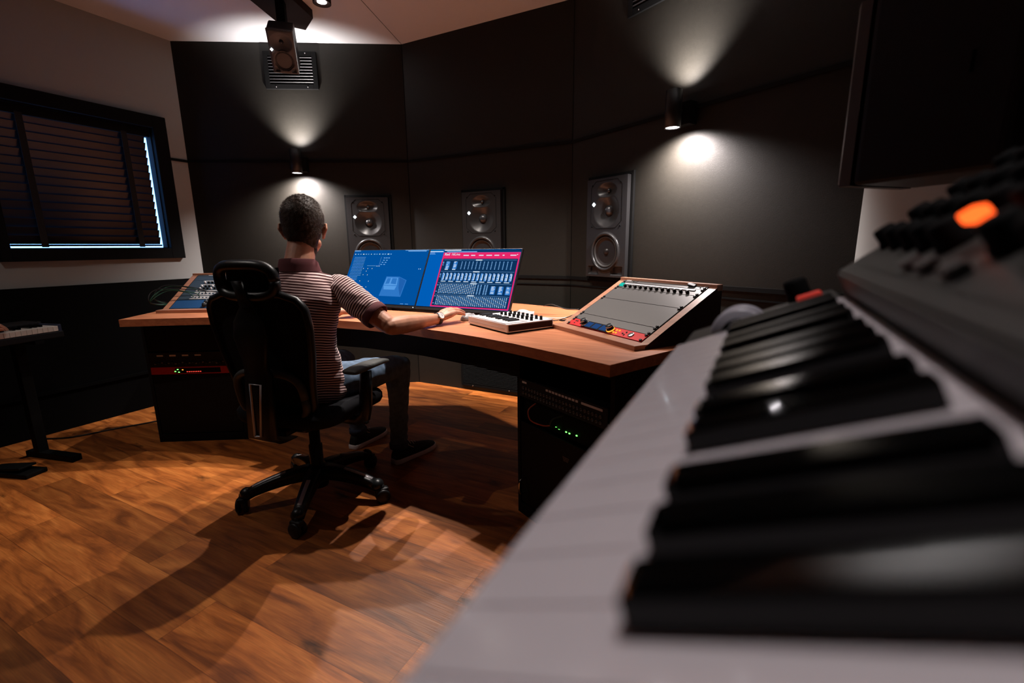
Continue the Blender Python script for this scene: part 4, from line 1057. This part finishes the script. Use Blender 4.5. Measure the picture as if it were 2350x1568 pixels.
# ================================================================ THE SEATED MAN
def loftpts(m, rings_, seg=20, cap=True):
    """rings_: (centre, half width a along 'side', half depth b along 'fwd', side, fwd)"""
    rs = []
    for (c, a, b, s, fw) in rings_:
        c = Vector(c); s = Vector(s); fw = Vector(fw)
        rs.append([c+s*(a*math.cos(2*PI*k/seg))+fw*(b*math.sin(2*PI*k/seg)) for k in range(seg)])
    m.rings(rs, caps=cap); return m
def limb(m, pts, seg=16, flat=1.0):
    """capsule chain: pts = [(x,y,z,r), ...]"""
    P = [Vector(p[:3]) for p in pts]; rad = [p[3] for p in pts]
    d0 = (P[1]-P[0]).normalized(); d1 = (P[-1]-P[-2]).normalized()
    PP = [P[0]-d0*rad[0]*.97, P[0]-d0*rad[0]*.7]+P+[P[-1]+d1*rad[-1]*.7, P[-1]+d1*rad[-1]*.97]
    RR = [rad[0]*.25, rad[0]*.72]+rad+[rad[-1]*.72, rad[-1]*.25]
    return m.tube(PP, RR, seg, flat=None if flat == 1.0 else flat)
def remesh(m, name, voxel, mats, parent, smooth=4, subd=False, fac=.5):
    bmesh.ops.recalc_face_normals(m.bm, faces=m.bm.faces)
    me = bpy.data.meshes.new('tmp'); m.bm.to_mesh(me); m.bm.free()
    o = bpy.data.objects.new('tmp', me); COL.objects.link(o)
    md = o.modifiers.new('r', 'REMESH'); md.mode = 'VOXEL'; md.voxel_size = voxel; md.use_smooth_shade = True
    if smooth:
        s = o.modifiers.new('s', 'SMOOTH'); s.factor = fac; s.iterations = smooth
    dg = bpy.context.evaluated_depsgraph_get(); dg.update()
    me2 = bpy.data.meshes.new_from_object(o.evaluated_get(dg)); bpy.data.objects.remove(o)
    me2.name = name; me2.materials.clear()
    for k in (mats if isinstance(mats, (list, tuple)) else [mats]): me2.materials.append(k)
    q = bpy.data.objects.new(name, me2); COL.objects.link(q); q.parent = parent
    for p in me2.polygons: p.use_smooth = True
    return q

man = thing('person', 'man in a striped maroon and white polo shirt seated with his back to us', 'person', (0, 0, 0))
TH = R(19); HD = R(42)                      # torso and head headings, left of the room axis
def hv(a): return Vector((-math.sin(a), math.cos(a), 0)), Vector((math.cos(a), math.sin(a), 0))
TF, TS = hv(TH); HF, HS = hv(HD)
NB = Vector((-1.740, 1.375, 1.075))         # base of the neck
HC = Vector((-1.765, 1.440, 1.258))         # middle of the skull
PEL = Vector((-1.735, 1.365, .565))
SHR = NB+TS*.172+Vector((0, 0, -.092))+TF*.02; SHL = NB-TS*.172+Vector((0, 0, -.092))+TF*.02
ELR = Vector((-1.345, 1.485, .825)); WRR = Vector((-1.300, 1.775, .822))
ELL = Vector((-2.02, 1.50, .80)); WRL = Vector((-1.93, 1.74, .825))
m = MB()
# skull, jaw, neck
m.sphere(HC+Vector((0, 0, .020)), 1, 3, (.076, .095, .098)) if False else None
def ell(m, c, s, f_, u_, a, b, d, n=22):
    c = Vector(c); rs = []
    for i in range(1, n):
        ph = -PI/2+PI*i/n
        rs.append([c+s*(a*math.cos(ph)*math.cos(2*PI*k/28))+f_*(b*math.cos(ph)*math.sin(2*PI*k/28))+u_*(d*math.sin(ph)) for k in range(28)])
    m.rings(rs)
UP = Vector((0, 0, 1))
ell(m, HC+UP*.020-HF*.008, HS, HF, UP, .081, .100, .098)
ell(m, HC+HF*.034-UP*.050, HS, HF, UP, .057, .064, .075)            # face
ell(m, HC+HF*.058-UP*.100, HS, HF, UP, .034, .030, .026)            # chin
for s in (-1, 1):
    limb(m, [tuple(HC+HF*.024+HS*s*.044-UP*.080)+(.022,), tuple(HC+HF*.055+HS*s*.026-UP*.104)+(.020,)])   # jaw
    ell(m, HC+HF*.070+HS*s*.036-UP*.030, HS, HF, UP, .018, .014, .014)                                        # cheek
    limb(m, [tuple(HC+HF*.083+HS*s*.036+UP*.008)+(.010,), tuple(HC+HF*.090+HS*s*.012+UP*.006)+(.009,)])   # brow
    # ear: rim and lobe
    e0 = HC+HS*s*.078-HF*.006-UP*.030
    limb(m, [tuple(e0-UP*.026+HF*.004)+(.007,), tuple(e0-HF*.012+HS*s*.007-UP*.010)+(.006,), tuple(e0-HF*.020+HS*s*.018+UP*.012)+(.006,), tuple(e0-HF*.010+HS*s*.017+UP*.032)+(.006,), tuple(e0+HF*.008+HS*s*.004+UP*.028)+(.006,)])
    ell(m, e0-HF*.004+HS*s*.004, HS, HF, UP, .008, .017, .027)
limb(m, [tuple(HC+HF*.092-UP*.002)+(.008,), tuple(HC+HF*.112-UP*.034)+(.011,)])                           # nose
limb(m, [tuple(HC+HF*.104+HS*.008-UP*.040)+(.008,), tuple(HC+HF*.104-HS*.008-UP*.040)+(.008,)])
limb(m, [tuple(HC+HF*.090+HS*.018-UP*.062)+(.007,), tuple(HC+HF*.097-UP*.062)+(.009,), tuple(HC+HF*.090-HS*.018-UP*.062)+(.007,)])
limb(m, [tuple(HC-HF*.020-UP*.050)+(.060,), tuple((HC+NB)/2-UP*.01)+(.059,), tuple(NB-TF*.004)+(.062,), tuple(NB-UP*.05-TF*.01)+(.066,)], 20)
# hidden torso core and shoulders (continuous body)
limb(m, [tuple(SHL-UP*.01)+(.044,), tuple(NB-UP*.080-TS*.06)+(.050,), tuple(NB-UP*.080+TS*.06)+(.050,), tuple(SHR-UP*.01)+(.044,)])
limb(m, [tuple(NB-UP*.10)+(.085,), tuple((NB+PEL)/2-TF*.01)+(.095,), tuple(PEL+UP*.05)+(.10,)])
# arms: upper arm, forearm with muscle, wrist
def arm(m, S, E, W):
    d = (W-E)
    limb(m, [tuple(S)+(.050,), tuple(S.lerp(E, .35))+(.049,), tuple(S.lerp(E, .7))+(.043,), tuple(S.lerp(E, .95))+(.039,)])
    limb(m, [tuple(E)+(.037,), tuple(E+d*.12)+(.040,), tuple(E+d*.28)+(.041,), tuple(E+d*.5)+(.036,), tuple(E+d*.75)+(.029,), tuple(W)+(.0245,)])
arm(m, SHR, ELR, WRR); arm(m, SHL, ELL, WRL)
def hand(m, W, pd, side, thumb_s, curl=1.0, top=.0):
    """palm along pd from wrist W; side = direction of the little finger -> index; palm faces down"""
    pd = Vector(pd).normalized(); side = Vector(side); side = (side-pd*side.dot(pd)).normalized(); up = side.cross(pd)
    if up.z < 0: up = -up
    K = W+pd*.088+up*.012
    # palm: several overlapping bars from wrist to each knuckle
    offs = [(-.031, .078, -.004), (-.011, .088, .002), (.011, .092, .003), (.031, .086, .000)]
    for (o, l, h) in offs:
        limb(m, [tuple(W+pd*.008+side*o*.45)+(.017,), tuple(W+pd*.045+side*o*.8+up*(.008+h))+(.0165,), tuple(W+pd*l+side*o+up*(.010+h))+(.0125,)], 12)
    for (o, l, h), (L1, L2, L3) in zip(offs, ((.030, .019, .016), (.040, .024, .019), (.044, .027, .020), (.038, .024, .019))):
        k = W+pd*l+side*o+up*(.010+h)
        a = k+(pd*.94+up*.02-up*.28*curl+side*o*2).normalized()*L1
        b = a+(pd*.85-up*.52*curl).normalized()*L2
        c = b+(pd*.82-up*.62*curl).normalized()*L3
        limb(m, [tuple(k)+(.0108,), tuple(k.lerp(a, .55))+(.0088,), tuple(a)+(.0092,), tuple(a.lerp(b, .5))+(.0080,), tuple(b)+(.0080,), tuple(c)+(.0064,)], 12)
    tb = W+pd*.022+side*thumb_s*.024
    t1 = tb+(pd*.6+side*thumb_s*.75-up*.10).normalized()*.038
    t2 = t1+(pd*.92+side*thumb_s*.15-up*.25).normalized()*.032
    t3 = t2+(pd*.95-side*thumb_s*.05-up*.15).normalized()*.024
    limb(m, [tuple(tb)+(.0150,), tuple(t1)+(.0118,), tuple(t2)+(.0100,), tuple(t3)+(.0078,)], 12)
hd = Vector((.030, .185, .012))
hand(m, WRR+Vector((0, .006, .004)), (.16, .97, .17), (-1, .16, .05), 1)
hand(m, WRL, (.25, .95, .02), (1, -.2, 0), 1, .6)
body = remesh(m, 'body', .0036, M['skin'], man, 3)
# eyes
for s in (-1, 1):
    m = MB(); m.sphere(HC+HF*.086+HS*s*.030-UP*.006, .0115, 2); e = m.build('eye', M['eye'], man)
    m = MB(); m.sphere(HC+HF*.0945+HS*s*.030-UP*.006, .005, 1); m.build('pupil', M['blackm'], e)
# hair: close-cropped cap with short strands
m = MB()
ell(m, HC+UP*.026-HF*.012, HS, HF, UP, .089, .105, .100)
ell(m, HC-UP*.022-HF*.040, HS, HF, UP, .078, .064, .074)
ell(m, HC-UP*.072-HF*.040, HS, HF, UP, .060, .044, .046)
ell(m, HC-UP*.112-HF*.032, HS, HF, UP, .052, .042, .036)
hair = remesh(m, 'hair', .0045, M['hair'], man, 4)
bm = bmesh.new(); bm.from_mesh(hair.data)
dele = []
for v in bm.verts:
    p = v.co-HC; fx = p.dot(HF); z = p.z; sx = abs(p.dot(HS))
    lim = .075 if z > .065 else (.005 if sx > .045 else .0)
    if (fx > .085 and z < .075) or (fx > .022 and z < .040) or (fx > -.004 and z < -.015 and sx > .03) or z < -.146: dele.append(v)
    v.co += Vector((noise.noise(v.co*90), noise.noise(v.co*90+Vector((9, 0, 0))), noise.noise(v.co*90+Vector((0, 9, 0)))))*.0028
bmesh.ops.delete(bm, geom=dele, context='VERTS')
bm.verts.ensure_lookup_table(); rn = random.Random(11)
fl = [q for q in bm.faces]
for q in fl:
    for _ in range(2):
        if rn.random() > .80: continue
        c = q.calc_center_median()+Vector((rn.uniform(-1, 1), rn.uniform(-1, 1), rn.uniform(-1, 1)))*.002
        nrm = q.normal.copy(); p = c-HC
        flow = Vector((rn.uniform(-.4, .4), rn.uniform(-.4, .4), -1.0+.8*max(0.0, min(1.0, (p.z-.03)/.08))))+HF*(.8*max(0.0, min(1.0, (p.z-.02)/.08)))
        L_ = .0035+.0045*max(0.0, min(1.0, (p.z+.10)/.16))
        tip = c+(nrm*.75+flow*.55).normalized()*L_*rn.uniform(.6, 1.2)
        sd = nrm.cross(flow).normalized()*.0006
        a, b, d_ = bm.verts.new(c-sd), bm.verts.new(c+sd), bm.verts.new(tip); bm.faces.new((a, b, d_))
bm.to_mesh(hair.data); bm.free()
hair.data.update()

# polo shirt ------------------------------------------------------
def shirt_material():
    m = bpy.data.materials.new('striped_cotton'); m.use_nodes = True; nt = m.node_tree; b = nt.nodes['Principled BSDF']; L = nt.links.new; N = nt.nodes.new
    at = N('ShaderNodeAttribute'); at.attribute_name = 'stripe'
    tc = N('ShaderNodeTexCoord'); ns_ = N('ShaderNodeTexNoise'); ns_.inputs['Scale'].default_value = 7; L(tc.outputs['Object'], ns_.inputs['Vector'])
    ma = N('ShaderNodeMath'); ma.operation = 'MULTIPLY_ADD'; ma.inputs[1].default_value = .016; L(ns_.outputs['Fac'], ma.inputs[0]); L(at.outputs['Fac'], ma.inputs[2])
    dv = N('ShaderNodeMath'); dv.operation = 'MULTIPLY'; dv.inputs[1].default_value = 1/.0112; L(ma.outputs[0], dv.inputs[0])
    fr = N('ShaderNodeMath'); fr.operation = 'FRACT'; L(dv.outputs[0], fr.inputs[0])
    rp = N('ShaderNodeValToRGB'); e = rp.color_ramp.elements; e[0].position = .50; e[0].color = (.055, .008, .010, 1); e[1].position = .56; e[1].color = (.78, .56, .54, 1)
    x = e.new(.94); x.color = (.78, .56, .54, 1); x = e.new(1.0); x.color = (.055, .008, .010, 1)
    L(fr.outputs[0], rp.inputs[0]); L(rp.outputs[0], b.inputs['Base Color']); b.inputs['Roughness'].default_value = .9
    b.inputs['Specular IOR Level'].default_value = .2; b.inputs['Sheen Weight'].default_value = .15
    return m
SM_ = shirt_material()
def set_stripe(o, fn):
    at = o.data.attributes.new('stripe', 'FLOAT', 'POINT'); at.data.foreach_set('value', [fn(v.co) for v in o.data.vertices])
def wrinkle(o, amp, sc_, fn=None):
    nr = [v.normal.copy() for v in o.data.vertices]
    for v, n in zip(o.data.vertices, nr):
        k = noise.noise(Vector((v.co.x*sc_, v.co.y*sc_, v.co.z*sc_*1.9)))+.5*noise.noise(v.co*sc_*2.3)
        v.co += n*amp*k*(fn(v.co) if fn else 1)
m = MB()
SPN = [(.475, .160, .130, -.006), (.53, .178, .140, -.008), (.60, .172, .134, -.018), (.70, .155, .122, -.030), (.78, .154, .120, -.035), (.86, .172, .124, -.028), (.94, .186, .124, -.018), (.98, .178, .112, -.012), (1.02, .140, .098, -.010), (1.05, .100, .080, -.008), (1.075, .074, .068, -.004)]
def spine_c(z):
    q = (z-.50)/(NB.z-.50); c = PEL.lerp(NB, max(0, min(1, q))); return Vector((c.x, c.y, z))
rg = []
for (z, a, b, bk) in SPN:
    rg.append((spine_c(z)+TF*(bk+.0), a, b, TS, TF))
loftpts(m, rg, 32)
limb(m, [tuple(NB-UP*.055+TS*.03)+(.052,), tuple(NB.lerp(SHR, .5)-UP*.030)+(.057,), tuple(SHR-UP*.010-TS*.004)+(.0595,)]); limb(m, [tuple(NB-UP*.055-TS*.03)+(.052,), tuple(NB.lerp(SHL, .5)-UP*.030)+(.057,), tuple(SHL-UP*.010+TS*.004)+(.0595,)])
shirt = remesh(m, 'polo_shirt', .0062, SM_, man, 10)
wrinkle(shirt, .0075, 13, lambda c: 1.0 if c.z < .95 else .4)
set_stripe(shirt, lambda c: c.z+.10*(c-spine_c(c.z)).dot(TF)+.022*((c-spine_c(c.z)).dot(TS)/.18)**2)
def sleeve(S, E, nm='sleeve'):
    d = (E-S).normalized(); L_ = (E-S).length
    m = MB(); limb(m, [tuple(S-d*.004)+(.060,), tuple(S+d*.04)+(.063,), tuple(S+d*.12)+(.0625,), tuple(S+d*L_*.62)+(.0600,)], 24)
    o = remesh(m, nm, .0055, SM_, man, 5)
    bm = bmesh.new(); bm.from_mesh(o.data)
    bmesh.ops.bisect_plane(bm, geom=bm.verts[:]+bm.edges[:]+bm.faces[:], plane_co=S+d*L_*.66, plane_no=d, clear_outer=True)
    bm.to_mesh(o.data); bm.free()
    wrinkle(o, .006, 16)
    set_stripe(o, lambda c: (c-S).dot(d))
    m = MB(); z0 = S+d*L_*.645; rs = []
    for (a, rr) in ((-.002, .0590), (.002, .0615), (.018, .0612), (.030, .0595), (.032, .0570), (.026, .0550), (.0, .054)):
        s_ = d.cross(UP).normalized(); f2 = s_.cross(d)
        rs.append([z0+d*a+s_*(rr*math.cos(2*PI*k/28))+f2*(rr*math.sin(2*PI*k/28)) for k in range(28)])
    m.rings(rs, caps=False); m.build('cuff', M['maroon'], o, label='plain maroon sleeve cuff')
    return o
sleeve(SHR, ELR); sleeve(SHL, ELL)
# collar
m = MB(); rs = []
for (h, rr, wv) in ((-.022, .078, 0), (.0, .073, 0), (.026, .0695, 0), (.032, .0705, 0), (.028, .0775, 0), (.004, .0835, 0), (-.022, .0905, 0)):
    ring = []
    for k in range(36):
        a = 2*PI*k/36; cf = math.sin(a)
        ring.append(NB+TS*(rr*1.02*math.cos(a))+TF*(rr*.98*cf+.004)+UP*(h+.004-.030*max(0, cf)**1.0*(1 if h > -.02 else .6)+.006*max(0, -cf)))
    rs.append(ring)
m.rings(rs, caps=False); m.build('collar', M['maroon'], man, label='plain maroon shirt collar')
# jeans -----------------------------------------------------------
HPR = PEL+TS*.088-UP*.005; HPL = PEL-TS*.088-UP*.005
KNR = Vector((-1.560, 1.765, .560)); KNL = Vector((-1.975, 1.79, .545))
ANR = Vector((-1.628, 1.805, .115)); ANL = Vector((-1.985, 1.86, .115))
m = MB()
ell(m, PEL-TF*.005-UP*.005, TS, TF, UP, .172, .125, .085)
for Hp, Kn, An in ((HPR, KNR, ANR), (HPL, KNL, ANL)):
    limb(m, [tuple(Hp)+(.086,), tuple(Hp.lerp(Kn, .35))+(.083,), tuple(Hp.lerp(Kn, .7))+(.070,), tuple(Kn)+(.061,)])
    limb(m, [tuple(Kn-UP*.005)+(.059,), tuple(Kn.lerp(An, .25)-Vector((0, .008, 0)))+(.058,), tuple(Kn.lerp(An, .6))+(.050,), tuple(An)+(.046,)])
jeans = remesh(m, 'jeans', .007, M['denim'], man, 6); wrinkle(jeans, .006, 14)
m = MB()
for Kn, An in ((KNR, ANR), (KNL, ANL)):
    m = MB(); m.lathe([(.040, -.012), (.050, -.012), (.051, .014), (.047, .018)], An+Vector((0, 0, -.014)), (0, 0, 1), 24); m.build('trouser_hem', M['denim_dark'], jeans)
# shoes
def shoe(heel, toe, nm='shoe'):
    d = (Vector(toe)-Vector(heel)); L_ = d.length; d.normalize(); s = Vector((d.y, -d.x, 0))
    hl = Vector(heel)
    m = MB()
    outline = [(0, .026), (.03, .034), (.10, .036), (.17, .041), (.22, .043), (.26, .036), (.285, .020), (.292, .006)]
    for (z, g_) in ((.028, 1.0),): pass
    def ring(z, k, sh=0):
        pts = [hl+d*(x*L_/.292)+s*(w_*k)+UP*z for x, w_ in outline]+[hl+d*(x*L_/.292)-s*(w_*k)+UP*z for x, w_ in outline[::-1]]
        return pts
    # upper: rings along the length
    rs = []
    for (x, w_, top) in ((.002, .022, .070), (.02, .031, .102), (.06, .035, .108), (.10, .037, .098), (.14, .040, .082), (.18, .043, .070), (.22, .043, .060), (.255, .036, .050), (.280, .022, .040)):
        c = hl+d*(x*L_/.292); rs.append([c+s*(w_*math.cos(PI*q/10))+UP*(.022+(top-.022)*math.sin(PI*q/10)**.75) for q in range(11)])
    m.rings(rs, closed=True); up = m.build('upper', M['shoe'], None)
    m = MB(); m.rings([ring(0.0, .98), ring(.004, 1.05), ring(.026, 1.04), ring(.028, .98)]); so = m.build('sole', M['sole'], None, label='white rubber sole')
    m = MB()
    for i in range(5):
        x = .105+i*.022; c = hl+d*(x*L_/.292); zt = .100-.0068*i*1.6
        m.tube([c-s*.022+UP*(zt-.012), c+UP*(zt+.004), c+s*.022+UP*(zt-.012)], .0022, 6)
    m.tube([hl+d*.10+UP*.100, hl+d*.085+s*.03+UP*.088, hl+d*.11+s*.04+UP*.070], .002, 6)
    la = m.build('laces', M['white'], None)
    up.name = 'shoe'; up.parent = man; so.parent = up; la.parent = up
    return up
shoe((-1.640, 1.768, 0), (-1.583, 2.058, 0)); shoe((-1.985, 1.805, 0), (-1.995, 2.095, 0))
# wrist watch
wd_ = (WRR-ELR).normalized(); wc = WRR-wd_*.012+UP*.0; ws = wd_.cross(UP).normalized(); wu = ws.cross(wd_)
m = MB(); m.lathe([(.0275, -.009), (.0290, -.009), (.0290, .009), (.0275, .009)], wc, wd_, 32, ref=ws)
wt = m.build('wristwatch', M['leather'], man, label='wristwatch with a dark strap and pale round face')
fc = (wu*.55+ws*.83).normalized()
m = MB(); m.lathe([(0, .0), (.0175, 0), (.0185, .003), (.0175, .007), (.0155, .008)], wc+fc*.0265, fc, 28); m.build('watch_case', M['steel'], wt)
m = MB(); m.lathe([(0, .0075), (.0155, .0075)], wc+fc*.0265, fc, 28); m.build('watch_face', M['watchface'], wt)
m = MB(); m.box(wc+fc*.0345+wd_*.004, (.0012, .010, .0006), rot=fc.to_track_quat('Z', 'Y').to_matrix()); m.build('watch_hands', M['blackm'], wt)

# ================================================================ SECOND PERSON, ONLY A HAND IN VIEW
p2 = thing('person', 'person almost wholly out of frame, one hand at the keyboard on the left edge', 'person', (0, 0, 0))
m = MB(); HW = Vector((-3.352, .755, .803))
hand(m, HW, (-.42, .88, -.10), (-.9, -.4, .1), -1, 1.1)
limb(m, [tuple(HW)+(.026,), tuple(HW+Vector((.10, -.10, .0)))+(.033,), tuple(HW+Vector((.21, -.20, -.01)))+(.040,), tuple(HW+Vector((.24, -.22, .0)))+(.042,)])
limb(m, [tuple(HW+Vector((.22, -.22, .0)))+(.042,), tuple(HW+Vector((.20, -.30, .14)))+(.048,), tuple(HW+Vector((.17, -.36, .30)))+(.052,)])
remesh(m, 'body', .004, M['skin'], p2, 3)
